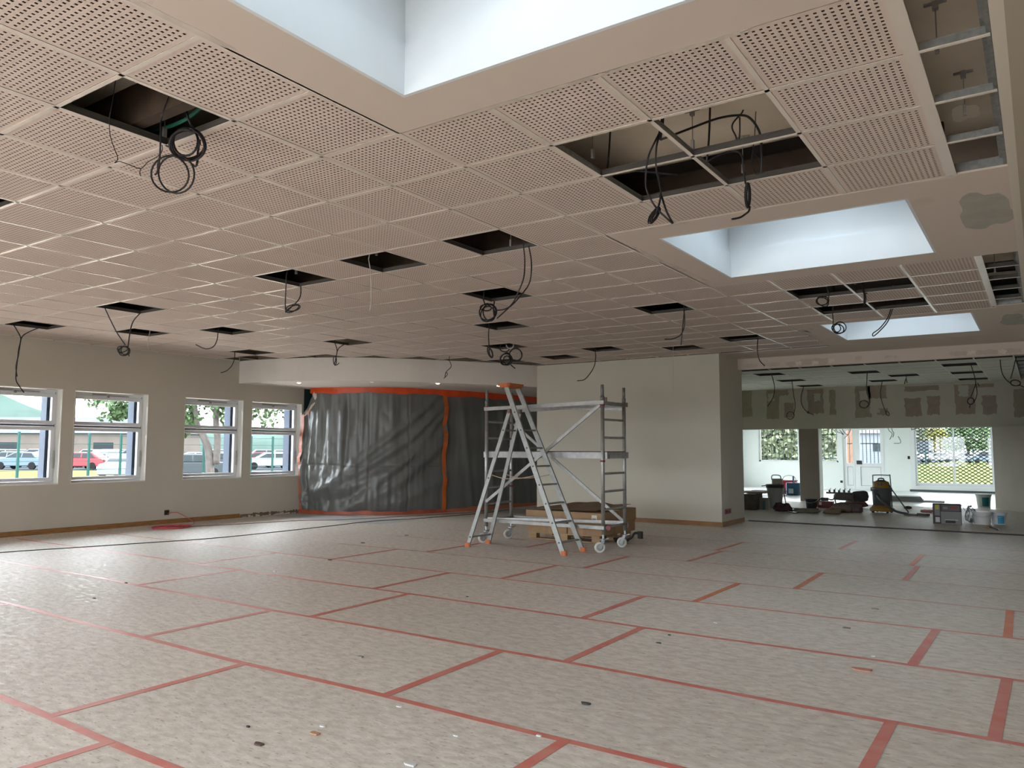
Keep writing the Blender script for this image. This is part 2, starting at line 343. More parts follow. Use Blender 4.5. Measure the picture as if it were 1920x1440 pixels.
# ---- windows
def window(n, ya, yb):
    xo = XL-.15
    fr = MB(); za, zb = WZ0+.013, WZ1-.012; t = .036; d = .07
    fr.box(xo-d, xo, ya+.004, ya+t, za, zb); fr.box(xo-d, xo, yb-t, yb-.004, za, zb); fr.box(xo-d, xo, ya+t, yb-t, za, za+t); fr.box(xo-d, xo, ya+t, yb-t, zb-t-.03, zb)
    zm = za+(zb-za)*.615; fr.box(xo-d, xo, ya+t, yb-t, zm-.02, zm+.02)
    w_ = fr.build('window_%d' % n, pvc_m, kind='structure')
    for (z0, z1) in ((za+t, zm-.02), (zm+.02, zb-t-.03)):
        s = MB(); q = .050; g = .004; x1 = xo+.014; x0 = xo-.05; y0, y1 = ya+t+g, yb-t-g; z0 += g; z1 -= g
        s.box(x0, x1, y0, y0+q, z0, z1); s.box(x0, x1, y1-q, y1, z0, z1); s.box(x0, x1, y0+q, y1-q, z0, z0+q*1.05); s.box(x0, x1, y0+q, y1-q, z1-q, z1)
        so = s.build('sash', pvc_m, w_)
        p = MB(); p.box(xo-.026, xo-.020, y0+q, y1-q, z0+q, z1-q); p.build('pane', glass_m, so)
    k = MB(); k.box(xo-.052, xo-.048, ya+t, yb-t, za+t, zb-t); 
    gk = MB()
    for zz in (zm,): gk.box(xo-.002, xo+.004, ya+t, yb-t, zz-.007, zz+.007)
    gk.box(xo-.002, xo+.003, yb-t-.006, yb-t, za+t, zb-t); gk.build('gasket', dark_gap, w_)
    h = MB(); h.box(xo+.0, xo+.03, yb-.05, yb-.03, 1.02, 1.30); h.box(xo+.0, xo+.02, yb-.055, yb-.025, 1.12, 1.2); h.build('handle', mat('handle_grey', (.45, .45, .43), .4), w_)
    hg = MB(); ym = (ya+yb)/2; hg.box(xo, xo+.03, ym-.28, ym-.05, zb-.045, zb-.025); hg.box(xo, xo+.028, ym-.02, ym+.34, zb-.05, zb-.038); hg.box(xo, xo+.035, ym-.03, ym, zb-.08, zb-.035); hg.build('stay_arm', mat('stay_grey', (.30, .28, .25), .4), w_)
    sl = MB(); sl.box(xo+.0, XL+.006, ya+.001, yb-.001, WZ0, WZ0+.013); sl.box(xo, XL+.002, yb-.008, yb-.0005, WZ0+.013, WZ1-.001); sl.box(xo, XL+.002, ya+.0005, ya+.008, WZ0+.013, WZ1-.001); sl.box(xo, XL+.002, ya+.008, yb-.008, WZ1-.008, WZ1-.0005); sl.build('window_sill', mat('reveal_white', (.78, .76, .70), .6), w_)
    ex = MB(); ex.box(XL-.419, xo-.085, yb-.125, yb-.001, WZ0+.001, WZ1-.001); ex.box(XL-.419, xo-.075, ya+.001, ya+.03, WZ0+.001, WZ1-.001); ex.build('outer_reveal', mat('reveal_shade_blue', (.035, .05, .075), .6, spec=.2), w_)  # bluish shade of the outer reveal put into its colour
for n, (a, c) in enumerate(WINY): window(n+1, a, c)

# ---- ceiling: plaster margins (structure), tiles and rails as parts
def slab_with_hole(b, x0, x1, y0, y1, hx0, hx1, hy0, hy1, z0, z1):
    hx0 -= .006; hx1 += .006; hy0 -= .006; hy1 += .006
    b.box(x0, hx0, y0, y1, z0, z1); b.box(hx1, x1, y0, y1, z0, z1); b.box(hx0, hx1, y0, hy0, z0, z1); b.box(hx0, hx1, hy1, y1, z0, z1)
cb = MB(); zt = ZC+.0125
slab_with_hole(cb, .0, 2.42, -3.2, .0, *SKY[0], ZC, zt)
slab_with_hole(cb, .0, 2.42, 2.4, 4.80, *SKY[1], ZC, zt)
slab_with_hole(cb, .0, 2.42, 7.80, 11.4, *SKY[2], ZC, zt)
cb.box(2.42, 2.71, 2.385, 4.80, ZC, zt); cb.box(2.42, 2.71, 7.68, 11.4, ZC, zt); cb.box(BX1, 0, 10.40, 11.4, ZC, zt)
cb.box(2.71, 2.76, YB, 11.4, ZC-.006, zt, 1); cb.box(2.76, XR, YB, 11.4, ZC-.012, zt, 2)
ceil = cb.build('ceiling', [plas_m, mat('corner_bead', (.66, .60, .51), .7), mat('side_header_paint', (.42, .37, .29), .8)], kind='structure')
# trowel patches on the plaster margins: thin coats of filler with their own colour
def blob(cx, cy, rx, ry, seed, n=26):
    q = random.Random(seed); ph = [q.uniform(0, 6.28) for _ in range(4)]; P = []
    for k in range(n):
        t = 2*PI*k/n; s = 1+.10*math.sin(3*t+ph[0])+.07*math.sin(5*t+ph[1])+.04*math.sin(9*t+ph[2])
        c, d = math.cos(t), math.sin(t); e = (abs(c)**4+abs(d)**4)**-.25; P.append((cx+rx*s*e*c, cy+ry*s*e*d))
    return P
def cpatch(cx, cy, rx, ry, m, seed):
    b = MB(); b.prism(blob(cx, cy, rx, ry, seed), ZC-.0008, ZC+.001); b.build('filler_patch', m, ceil)
cpatch(2.545, 3.36, .155, .46, patch_m, 1); cpatch(2.57, 8.95, .13, .5, patch_m, 2); cpatch(2.3, 2.47, .1, .05, plas_m, 3)
jm = mat('joint_filler', (.64, .56, .49), .85, noise=.15, nscale=9)
for k, (cx, cy, rx, ry) in enumerate([(.02, -1.35, .02, .28), (.05, 4.1, .03, .55), (.03, 3.2, .025, .3), (.8, .02, .5, .015), (1.6, .015, .3, .014), (.06, 8.9, .05, .5), (.5, 2.43, .2, .02), (1.2, 10.2, .7, .03), (.25, 9.6, .1, .25), (.12, 8.4, .08, .2), (1.9, 10.35, .5, .02)]): cpatch(cx, cy, rx, ry, jm, 20+k)

# curved bulkhead over the sheeted bay
CURVE = [(-10.13, 6.50), (-9.75, 6.51), (-9.29, 6.58), (-8.77, 6.74), (-8.10, 7.04), (-7.52, 7.48), (-7.03, 8.02), (-6.68, 8.55), (-6.33, 9.05), (-6.0, 9.6), (-5.75, 10.15), (-5.68, 10.36)]
def curve_y(x):
    if x <= CURVE[0][0]: return CURVE[0][1]
    for (a, ya), (c, yc) in zip(CURVE, CURVE[1:]):
        if x <= c: return ya+(yc-ya)*(x-a)/(c-a)
    return 10.40
# perforated tile mesh (18 x 18 square holes) with felt backing
def tile_mesh(name, n=18, p=.030, h=.0125, w_=.578, mats=None):
    b = MB(); mg = (w_-(n-1)*p-h)/2; c = [0, mg]
    for k in range(n): c += [mg+k*p+h]; c += [mg+(k+1)*p] if k < n-1 else []
    c.append(w_); g = [x-w_/2 for x in c]; K = len(g)
    for j in range(K):
        for i in range(K): b.v.append((g[i], g[j], 0))
    for j in range(K-1):
        for i in range(K-1):
            if i % 2 == 1 and j % 2 == 1: continue
            a = j*K+i; b.f.append((a, a+K, a+K+1, a+1)); b.m.append(0)
    e = w_/2; b.quad((-e, -e, .009), (-e, e, .009), (e, e, .009), (e, -e, .009), 1)
    for q in (((-e, -e, 0), (e, -e, 0), (e, -e, .009), (-e, -e, .009)), ((e, -e, 0), (e, e, 0), (e, e, .009), (e, -e, .009)), ((e, e, 0), (-e, e, 0), (-e, e, .009), (e, e, .009)), ((-e, e, 0), (-e, -e, 0), (-e, -e, .009), (-e, e, .009))): b.quad(*q, 0)
    return b.mesh(name, [tile_m, felt_m])
TM = tile_mesh('ceiling_tile')
HOLES = {(-b_-1, a_) for a_, b_ in [(-2, 1), (3, 1), (3, 3), (3, 5), (3, 14), (3, 10), (5, 13), (6, 11), (9, 14), (9, 10), (6, 3), (9, 5), (12, 7), (9, 1), (15, 7), (14, 5), (15, 3), (14, 1), (-2, 5)]}
HOLES |= {(1, 1), (2, 1), (1, 2), (2, 2), (1, 9), (2, 9), (1, 11), (2, 11)}
def seen(x, y, z, mg=140):
    d = Vector((x, y, z))-CAM; k = d.dot(F)
    if k < .3: return False
    u = 960+FPX*d.dot(RT)/k; v = 720-FPX*d.dot(UP)/k
    return -mg < u < 1920+mg and -mg-60 < v < 1440
G = .6; rest = MB(); nt_ = 0
def put_tile(cx, cy, sx=1, z=None, me=None, par=None):
    global nt_
    o = link('ceiling_tile', me or TM, par or ceil); o.location = (cx+rnd.uniform(-.001, .001), cy+rnd.uniform(-.001, .001), (z or ZC+.0035)+rnd.uniform(-.0008, .0012)); o.scale = (sx, 1, 1)
    o.rotation_euler = (rnd.uniform(-.002, .002), rnd.uniform(-.002, .002), 0); nt_ += 1; return o
for ix in range(-17, 4):
    for iy in range(-10, 17):
        x0, y0 = ix*G, iy*G; cx, cy = x0+G/2, y0+G/2; sx = 1
        if ix == -17: cx = -(9.6+10.075)/2; sx = (10.075-9.6-.01)/.578
        if ix >= 0 and not (0 <= iy <= 3 or 8 <= iy <= 12): continue
        if (ix, iy) in HOLES: continue
        cr = [(max(x0, XL), y0), (x0+G, y0), (max(x0, XL), y0+G), (x0+G, y0+G)]
        if ix < 0 and any(y > curve_y(x)-.01 for x, y in cr): continue
        if seen(cx, cy, ZC): put_tile(cx, cy, sx)
        else: rest.box(cx-.289*sx, cx+.289*sx, cy-.289, cy+.289, ZC+.0035, ZC+.012)
rest.box(.0, 2.71, YB, -3.2, ZC, zt)
rest.build('ceiling_tiling', tile_m, ceil, kind='stuff')
# T rails
rail2_m = mat('rail_white_matt', (.88, .88, .82), .6)
def trail(p, q, parent=ceil, z=ZC, wd=.024):
    b = MB(); d = Vector(q)-Vector(p); a = Vector((*p, z)); c = Vector((*q, z))
    b.bar(a+Vector((0, 0, .0012)), c+Vector((0, 0, .0012)), wd, .0024, 0); b.bar(a+Vector((0, 0, .021)), c+Vector((0, 0, .021)), .0016, .036, 1); b.bar(a+Vector((0, 0, .040)), c+Vector((0, 0, .040)), .007, .006, 1)
    return b.build('ceiling_rail', [rail_m if z == ZC else rail2_m, (galv_m if p[0] > .3 and p[1] < 3 else web_shade_m) if z == ZC else mat('rail_web_shade_far', (.04, .04, .035), .8)], parent)  # plain steel webs near, shade painted into all the others
def tsegs(xy):  # clip helper: returns y end for rail at x
    return min(curve_y(xy), 10.36)
for ix in range(-16, 1):
    x = ix*G; trail((x, YB+.1 if ix < 0 else -3.1), (x, tsegs(x)-.01 if ix < 0 else 10.36))
for ix in range(1, 4):
    trail((ix*G, .012), (ix*G, 2.39)); trail((ix*G, 4.81), (ix*G, 7.79))
for iy in range(-9, 18):
    y = iy*G; xe = -.012 if (iy < 0 or 4 < iy < 8 or iy > 13) else (2.41 if iy not in (0, 4, 8, 13) else -.012)
    xs = XL+.02
    if y > 6.45:
        xs = next((x/100 for x in range(-1013, 0, 4) if curve_y(x/100) > y+.01), -5.6)
    trail((xs, y), (xe, y))
    if iy in (1, 2, 3) or iy in (9, 10, 11, 12): trail((2.445, y), (2.705, y))
for z_ in range(-9, 0): trail((2.445, z_*G), (2.705, z_*G))
b = MB()
for (y0, y1) in ((YB+.1, 2.385), (4.80, 7.68)): b.box(2.385, 2.445, y0, y1, ZC-.0005, ZC+.004); b.box(2.42, 2.424, y0, y1, ZC+.004, ZC+.045)
b.build('ceiling_rail', [rail_m], ceil)
b = MB(); b.box(XL+.001, XL+.003, YB+.1, 6.48, ZC, ZC+.02); b.build('wall_angle', rail_m, ceil)
b = MB(); b.box(BX0, BX1, BY-.024, BY-.001, ZC-.001, ZC+.0015); b.box(BX1, 0, BY+.01, BY+.045, ZC-.001, ZC+.0015); b.build('wall_angle', rail_m, ceil)
# galvanised perimeter channels standing in the open strips and round the light openings
b = MB()
for (y0, y1) in ((YB+.1, 2.385), (4.80, 7.68)): b.box(2.69, 2.708, y0, y1, ZC+.012, ZC+.06); b.box(2.67, 2.69, y0, y1, ZC+.056, ZC+.062)
for y in (2.385, 4.80-.03, 7.65): b.box(2.43, 2.70, y, y+.028, ZC+.013, ZC+.07)
b.build('perimeter_channel', galv_m, ceil)
# slab above the hung ceiling, with suspension rods
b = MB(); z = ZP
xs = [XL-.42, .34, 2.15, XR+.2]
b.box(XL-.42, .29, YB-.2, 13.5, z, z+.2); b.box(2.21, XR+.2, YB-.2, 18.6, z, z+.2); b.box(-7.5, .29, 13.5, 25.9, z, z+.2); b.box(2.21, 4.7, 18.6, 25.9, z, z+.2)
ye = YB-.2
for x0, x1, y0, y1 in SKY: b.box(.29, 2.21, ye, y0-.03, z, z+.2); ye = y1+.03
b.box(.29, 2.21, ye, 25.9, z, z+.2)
b.build('ceiling_slab', mat('plenum_shade_dark', (.055, .045, .038), .95, noise=.3, nscale=3), kind='structure')  # slab's near-black colour stands in for unlit plenum depth
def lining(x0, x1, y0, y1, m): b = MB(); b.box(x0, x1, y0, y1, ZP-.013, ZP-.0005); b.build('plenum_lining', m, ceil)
lining(-1.9, .28, -4, 1.3, slab_m); lining(.29, 2.2, -.27, 1.95, slab_m); lining(2.22, XR, -4, 6.5, slab_m); lining(.29, 2.2, 4.5, 6.3, slab_m)  # pale boards stop where the openings should look unlit
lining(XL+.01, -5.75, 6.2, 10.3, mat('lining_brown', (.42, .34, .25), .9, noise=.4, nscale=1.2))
hang_m = mat('hanger_steel', (.30, .28, .26), .5, .5)
HP = [(-1.2, -.62), (-.6, -1.2), (1.2, 1.2), (1.32, 1.75), (.65, 1.0), (2.5, .75), (2.55, 1.55), (2.5, 5.9), (-.9, 2.4), (-2.1, 2.0), (1.25, 5.7), (1.9, 5.65), (-3.3, 2.1), (-1.8, 3.9)]
for x, y in HP:
    b = MB(); b.tube([(x, y, ZC+.05), (x, y, ZP-.002)], .003, 5); b.box(x-.045, x+.045, y-.006, y+.006, ZP-.026, ZP-.014); b.box(x-.012, x+.012, y-.012, y+.012, ZP-.05, ZP-.012); b.box(x-.008, x+.008, y-.01, y+.01, ZC+.045, ZC+.10)
    b.build('suspension_rod', hang_m, ceil)
q = random.Random(11)
for k in range(26):
    x, y = q.uniform(-1.6, 2.6), q.uniform(-1.4, 7.5)
    if any(s[0]-.3 < x < s[1]+.3 and s[2]-.3 < y < s[3]+.3 for s in SKY) or y > 1.1 and x < 2.3: continue
    b = MB(); b.prism(blob(x, y, q.uniform(.06, .2), q.uniform(.05, .15), k), ZP-.0145, ZP-.012); b.build('filler_patch', mat('lining_filler', (.88, .80, .68), .9) if k % 2 else mat('lining_filler_grey', (.66, .60, .51), .9), ceil)
# dark boards added across the plenum to stand in for its unlit depth
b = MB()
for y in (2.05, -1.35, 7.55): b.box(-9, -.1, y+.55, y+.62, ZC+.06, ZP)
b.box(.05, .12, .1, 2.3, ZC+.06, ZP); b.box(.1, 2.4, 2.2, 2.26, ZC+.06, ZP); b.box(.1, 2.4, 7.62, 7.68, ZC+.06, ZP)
b.build('plenum_shade_board', mat('plenum_shade_brown', (.07, .045, .03), .95, noise=.3), ceil)
# conduits
for P, m in (([(-1.9, -.62, ZC+.13), (-1.4, -.60, ZC+.12), (-1.0, -.62, ZC+.10), (-.7, -.68, ZC+.12)], (.02, .16, .11)), ([(-2.9, 2.35, ZC+.2), (-2.1, 2.2, ZC+.15), (-1.5, 2.3, ZC+.2)], (.03, .15, .08))):
    b = MB(); b.tube(smooth_path(P), .011, 8); b.build('conduit', mat('conduit_%d' % int(m[1]*100), m, .5), ceil)

# ---- skylight shafts
for n, (x0, x1, y0, y1) in enumerate(SKY):
    b = MB(); t = .02; zt_ = 4.0
    for z0, z1, o in ((ZC-.001, 3.30, 0), (3.30, zt_, .022)):
        b.box(x0-t-o, x0-o, y0-o, y1+o, z0, z1); b.box(x1+o, x1+t+o, y0-o, y1+o, z0, z1); b.box(x0-t-o, x1+t+o, y0-t-o, y0-o, z0, z1); b.box(x0-t-o, x1+t+o, y1+o, y1+t+o, z0, z1)
    s_ = b.build('skylight_shaft', mat('shaft_white', (.74, .77, .79), .6, noise=.04, nscale=2.5), ceil)
    f = MB(); f.box(x0-.06, x0+.02, y0-.06, y1+.06, zt_, zt_+.06); f.box(x1-.02, x1+.06, y0-.06, y1+.06, zt_, zt_+.06); f.box(x0, x1, y0-.06, y0+.02, zt_, zt_+.06); f.box(x0, x1, y1-.02, y1+.06, zt_, zt_+.06)
    f.build('skylight_frame', pvc_m, s_)
    g = MB(); cx, cy = (x0+x1)/2, (y0+y1)/2; hx, hy = (x1-x0)/2, (y1-y0)/2; N = 8
    for j in range(N+1):
        for i in range(N+1):
            a, c = -1+2*i/N, -1+2*j/N; g.v.append((cx+a*hx, cy+c*hy, zt_+.06+.22*(1-a**4)*(1-c**4)))
    for j in range(N):
        for i in range(N): a = j*(N+1)+i; g.f.append((a, a+1, a+N+2, a+N+1)); g.m.append(0)
    g.build('skylight_dome', opal_m, s_, smooth=True)

# ---- bulkhead, soffit, downlights
ZS = 2.61
BACK = [(-10.13, 8.12), (-9.75, 8.12), (-9.27, 8.20), (-8.83, 8.42), (-8.40, 8.75), (-8.08, 9.20), (-7.85, 9.75), (-7.66, 10.35), (-7.53, 11.0), (-7.45, 11.7), (-7.41, 12.4), (-7.38, 13.2)]
b = MB(); cs = smooth_path([(x, y, 0) for x, y in CURVE], 4)
for p, q_ in zip(cs, cs[1:]): b.quad((p.x, p.y, ZS), (q_.x, q_.y, ZS), (q_.x, q_.y, ZC+.004), (p.x, p.y, ZC+.004)); b.quad((p.x, p.y, ZC+.004), (q_.x, q_.y, ZC+.004), (q_.x, q_.y, ZP), (p.x, p.y, ZP), 1)
n = len(b.v); P = [(p.x, p.y) for p in cs]+[(BX0, 13.3), (XL, 13.3)]
b.v += [(x, y, ZS) for x, y in P]; b.f.append(tuple(range(n+len(P)-1, n-1, -1))); b.m.append(0)
bulk = b.build('wall_bulkhead', [mat('bulkhead_paint', (.76, .70, .65), .75, noise=.03), mat('raw_masonry', (.20, .155, .11), .95, noise=.5, nscale=2)], kind='structure')
b = MB(); b.box(BX0, BX1, BY-.004, BY-.001, ZC+.004, ZP-.014); b.box(XL+.001, XL+.004, YB+.1, 6.48, ZC+.022, ZP-.014); b.build('plenum_masonry', MATS['raw_masonry'], ceil)
for k, (x, y) in enumerate(((-8.95, 6.98), (-7.643, 7.62), (-6.80, 8.55), (-6.12, 9.62))):
    t = thing('recessed_downlight', ['recessed downlight in the curved soffit nearest the window wall', 'second recessed downlight from the window wall in the curved soffit', 'recessed downlight in the soffit above the orange sheet seam', 'recessed downlight in the soffit just left of the ladder top'][k], 'downlight', (x, y, ZS), 0, 'downlights in the curved soffit')
    b = MB(); b.lathe((0, 0, 0), [(.058, -.004), (.058, 0), (.044, 0), (.044, -.004)], 16); b.build('ring', white_m, t)
    b = MB(); b.lathe((0, 0, 0), [(.016, -.018), (.028, -.014), (.036, -.006), (.036, -.001)], 16); b.build('lamp', emit_mat('lamp_glow%d' % k, (1, .86, .62), .6 if k != 1 else .012), t)

# dark wall behind the sheeting
b = MB(); bs = smooth_path([(x, y+.28 if i < 5 else y, 0) for i, (x, y) in enumerate(BACK)], 3)
for p, q_ in zip(bs, bs[1:]):
    o = Vector((-.22, .12, 0)); b.quad((p.x+o.x*.5, p.y+o.y, 0), (q_.x+o.x*.5, q_.y+o.y, 0), (q_.x+o.x*.5, q_.y+o.y, ZS), (p.x+o.x*.5, p.y+o.y, ZS))
b.build('wall_bay', mat('dark_green_wall', (.018, .05, .045), .7, noise=.2, nscale=3), kind='structure')

# ---- hanging plastic sheets with folds
from mathutils import noise as mn
path = smooth_path([(x, y, 0) for x, y in BACK], 12)
acc = [0]
for a, c in zip(path, path[1:]): acc.append(acc[-1]+(c-a).length)
LT = acc[-1]
def along(s):
    s = min(max(s, 0), LT-1e-4)
    for i in range(len(acc)-1):
        if acc[i+1] >= s:
            t = (s-acc[i])/(acc[i+1]-acc[i]); p = path[i].lerp(path[i+1], t); d = (path[i+1]-path[i]).normalized(); return p, Vector((d.y, -d.x, 0))
def ridge(x): return (1-abs(math.sin(x)))**1.6
def fold(s, z, k):
    # s along wall, z height; sheet k
    h = 0; e = min(1, (ZS-z)/.5)*min(1, z/.35+.25)
    if k == 0:
        # sagging swags running from lower left up to the right seam
        for j, (zz, sl, a, wd) in enumerate(((.35, .55, .07, .16), (.75, .42, .06, .13), (1.05, .60, .075, .11), (1.30, .78, .06, .10), (.15, .25, .05, .14), (.55, .9, .05, .12))):
            zc = zz+sl*(s-1.7)+.22*(s-1.7)**2*(.6 if j < 3 else .3)+.06*mn.noise(Vector((s*1.3, j*3.1, 0)))
            h += a*math.exp(-((z-zc)/wd)**2)*min(1, max(0, (s-.2)/.8))
        vert = mn.noise(Vector((s*5.5, z*.45, 3)))*.07+mn.noise(Vector((s*11, z*.8, 9)))*.03
        h += vert*max(0, 1-s/2.4)*1.3+vert*.35
        cr = abs(mn.noise(Vector((s*6, z*4, 5))))*.09+abs(mn.noise(Vector((s*13, z*9, 7))))*.035
        h += cr*max(0, 1-s/1.3)*max(0, min(1, (1.7-z)/.7))
        h -= .02*math.exp(-((s-1.62)/.012)**2)+.018*math.exp(-((s-2.42)/.012)**2)+.018*math.exp(-((z-1.0)/.012)**2)
        h += .02*abs(mn.noise(Vector((s*4, z*3, 15))))
    else:
        for j in range(5):
            c = .35+.62*j; x = (s-c)-.28*(ZS-z)*(.5+.1*j)
            h += .035*math.exp(-(x/.09)**2)
        h += mn.noise(Vector((s*3, z*.7, 21)))*.03+mn.noise(Vector((s*8, z*2, 31)))*.012
    return h*e
def sheet(s0, s1, k, label):
    b = MB(); nx = int((s1-s0)/.022); nz = 110
    for j in range(nz+1):
        z = .012+(ZS-.016)*j/nz
        for i in range(nx+1):
            s = s0+(s1-s0)*i/nx
            if k == 0:   # torn upper left corner pulled away from the wall
                lim = .02
                if z > 2.05: lim = .03+.27*min(1, (z-2.05)/.36)+.02*math.sin(z*23) if z < 2.44 else .30-.05*(z-2.44)/.17
                s = max(s, lim+(s-s0)*.02) if s < lim+.02 else s
            p, nn = along(s); h = .02+fold(s-s0, z, k); p = p+nn*h; b.v.append((p.x, p.y, z))
    for j in range(nz):
        for i in range(nx):
            a = j*(nx+1)+i; b.f.append((a, a+1, a+nx+2, a+nx+1)); b.m.append(0)
    o = b.build('plastic_sheet', plastic_m, smooth=True, label=label, cat='plastic sheet', group='dust sheets closing off the bay')
    return o
seam = 3.30
sh0 = sheet(0.0, seam, 0, 'crumpled grey plastic dust sheet beside the windows, torn at its top left')
sh1 = sheet(seam+.02, LT-.02, 1, 'smoother dark grey plastic dust sheet between the orange seam and the cream wall')
def tape_band(par, f0, f1, z0, z1, vertical=False, off=.045, m=rtape):
    b = MB(); n = 40
    for i in range(n+1):
        t = i/n
        if vertical:
            z = z0+(z1-z0)*t; j1 = .010*math.sin(9*t)+.006*math.sin(23*t); sa, sb = f0(t)+j1, f1(t)+j1
            pa, na = along(sa); pb, nb = along(sb); k = fold(max(sa, .001), z, 0)+.035; pa = pa+na*k; pb = pb+nb*k; b.v += [(pa.x, pa.y, z), (pb.x, pb.y, z)]
        else:
            s = f0+(f1-f0)*t; p, nn = along(s); p = p+nn*off; q1 = .012*math.sin(s*5)+.008*math.sin(s*13)
            b.v += [(p.x, p.y, z0+(q1 if z0 > 1 else 0)), (p.x, p.y, z1+(q1 if z1 < 1 else 0))]
    for i in range(n): a = 2*i; b.f.append((a, a+2, a+3, a+1)); b.m.append(0)
    o = b.build('tape_band', m, par); so = o.modifiers.new('thickness', 'SOLIDIFY'); so.thickness = .002; return o
tape_band(sh0, .26, seam, ZS-.12, ZS-.002); tape_band(sh1, seam, LT-.1, ZS-.13, ZS-.002)
tape_band(sh0, lambda t: seam-.09, lambda t: seam+.01, .02, ZS-.05, True, m=mat('seam_tape', (.60, .13, .025), .4, noise=.3, nscale=3))
tape_band(sh0, .05, seam, .006, .075, off=.10, m=mat('worn_red_tape', (.46, .10, .045), .5, noise=.4, nscale=3)); tape_band(sh1, seam, LT-.1, .006, .085, off=.09, m=mat('rust_tape', (.42, .13, .06), .5))
tape_band(sh0, lambda t: .012, lambda t: .105, .06, 2.06, True, m=mat('faded_red_tape', (.55, .16, .09), .5, noise=.3, nscale=4))
b = MB(); b.box(XL+.0005, XL+.006, 8.13, 8.9, 1.9, ZS-.001); b.build('exposed_panel', MATS['dark_green_wall'], wl)
b = MB()
for i in range(0):
    z = .08+i*.066; w0 = .07+.02*math.sin(i*1.7); b.v += [(XL+.004, 8.085+.01*math.sin(i), z), (XL+.010+w0, 8.115+.02*math.sin(i*2.1)+w0*.1, z)]
# curled white torn edge of the sheet
b = MB(); pts = [(595, 727), (590, 740), (592, 748), (594, 752), (586, 760), (581, 768), (577, 775), (571, 781)]
pp = [dep(u, v, depth((-9.85, 8.05, 2.4))-.02) for u, v in pts]
for i, p in enumerate(pp): k = (.05, .085, .06, .04, .07, .05, .06, .03)[i]; b.v += [tuple(p-RT*k*.5), tuple(p+RT*k*.5+UP*.01-F*.02)]
for i in range(len(pp)-1): a = 2*i; b.f.append((a, a+1, a+3, a+2)); b.m.append(0 if i < 5 else 1)
b.build('torn_edge', [mat('tape_back', (.60, .52, .46), .5), mat('tape_back_orange', (.66, .30, .18), .5)], sh0).modifiers.new('thickness', 'SOLIDIFY').thickness = .002

# ================================================================== ROOMS BEYOND
Z2 = 2.98
b = MB(); b.box(BX1, XR, 11.40, 11.52, 2.84, ZP); beam = b.build('wall_beam', plas_m, kind='structure')
def fpatch(par, y, x0, x1, z0, z1, m, seed, name='filler_patch'):
    q = random.Random(seed); n = 7; P = []
    for k in range(n): P.append((x0+(x1-x0)*k/n, z0+q.uniform(-.02, .02)))
    for k in range(n): P.append((x1+q.uniform(-.02, .02), z0+(z1-z0)*k/n))
    for k in range(n): P.append((x1-(x1-x0)*k/n, z1+q.uniform(-.012, .012)))
    for k in range(n): P.append((x0+q.uniform(-.02, .02), z1-(z1-z0)*k/n))
    b = MB(); k = len(P); b.v = [(x, y-.0012, z) for x, z in P]+[(x, y+.001, z) for x, z in P]; b.f.append(tuple(range(k))); b.m.append(0)
    for i in range(k): j = (i+1) % k; b.f.append((i, i+k, j+k, j)); b.m.append(0)
    b.build(name, m, par)
for k, (u0, u1, v0, v1) in enumerate([(1396, 1420, 690, 682), (1432, 1462, 688, 679), (1474, 1500, 687, 677), (1500, 1552, 685, 671), (1603, 1617, 677, 668), (1660, 1682, 672, 666), (1780, 1812, 668, 658), (1830, 1872, 665, 655), (1886, 1915, 663, 652)]):
    p = ony(u0, v0, 11.4); q_ = ony(u1, v1, 11.4); fpatch(beam, 11.4, p.x, q_.x, p.z, q_.z, mat('beam_patch', (.58, .49, .42), .85, noise=.1), k)
for k, (u, v) in enumerate([(1497, 681), (1528, 680), (1560, 676), (1822, 661), (1880, 659)]):
    p = ony(u, v, 11.4); fpatch(beam, 11.3985, p.x-.05, p.x+.05, p.z-.03, p.z+.03, mat('beam_patch_light', (.72, .64, .56), .85), 40+k)
# patched cross wall with its openings
YW = 18.4
WO = [(-7.3, 1.86, -.02, 1.90)]
wc = wall_x('wall_cross', YW, YW+.35, -7.3, XR, -.02, ZP, WO, r2_m)
b = MB(); b.box(-2.53, -2.04, YW, YW+.35, -.01, 1.90); b.build('wall_post', mat('post_board', (.27, .235, .185), .85, noise=.08, nscale=2), kind='structure')
b = MB(); b.prism([(1.86, YW+.35), (1.86, YW-.02), (2.55, 17.0), (XR, 17.0), (XR, YW+.35)], -.01, 1.895); b.build('wall_pier', mat('pier_board', (.34, .30, .25), .85, noise=.08, nscale=2), kind='structure')
PT = [(1390, 1409, 732, 782, 0), (1438, 1460, 731, 786, 0), (1460, 1478, 731, 742, 1), (1471, 1488, 755, 783, 1), (1515, 1543, 729, 776, 1), (1556, 1566, 731, 778, 0), (1604, 1632, 724, 783, 0), (1628, 1662, 722, 748, 1), (1644, 1664, 765, 779, 1), (1696, 1760, 722, 734, 1), (1697, 1727, 746, 781, 1), (1739, 1762, 742, 778, 1), (1792, 1826, 720, 777, 1), (1826, 1864, 719, 727, 1), (1842, 1868, 741, 777, 1), (1902, 1935, 728, 782, 0)]
for k, (u0, u1, v0, v1, t) in enumerate(PT):
    p = ony(u0, v1, YW); q_ = ony(u1, v0, YW); fpatch(wc, YW, p.x, q_.x, p.z, min(q_.z, Z2+.05), mat('patch_olive', (.33, .29, .21), .85, noise=.12) if t == 0 else mat('patch_umber', (.34, .27, .215), .85, noise=.12), 60+k)
for k, (u, v, r_) in enumerate([(1446, 745, .1), (1532, 745, .1), (1619, 742, .12), (1807, 733, .13), (1640, 765, .13)]):
    p = ony(u, v, YW); fpatch(wc, YW-.0012, p.x-r_*.8, p.x+r_*.8, p.z-r_, p.z+r_, mat('patch_pale', (.47, .45, .37), .85), 90+k)
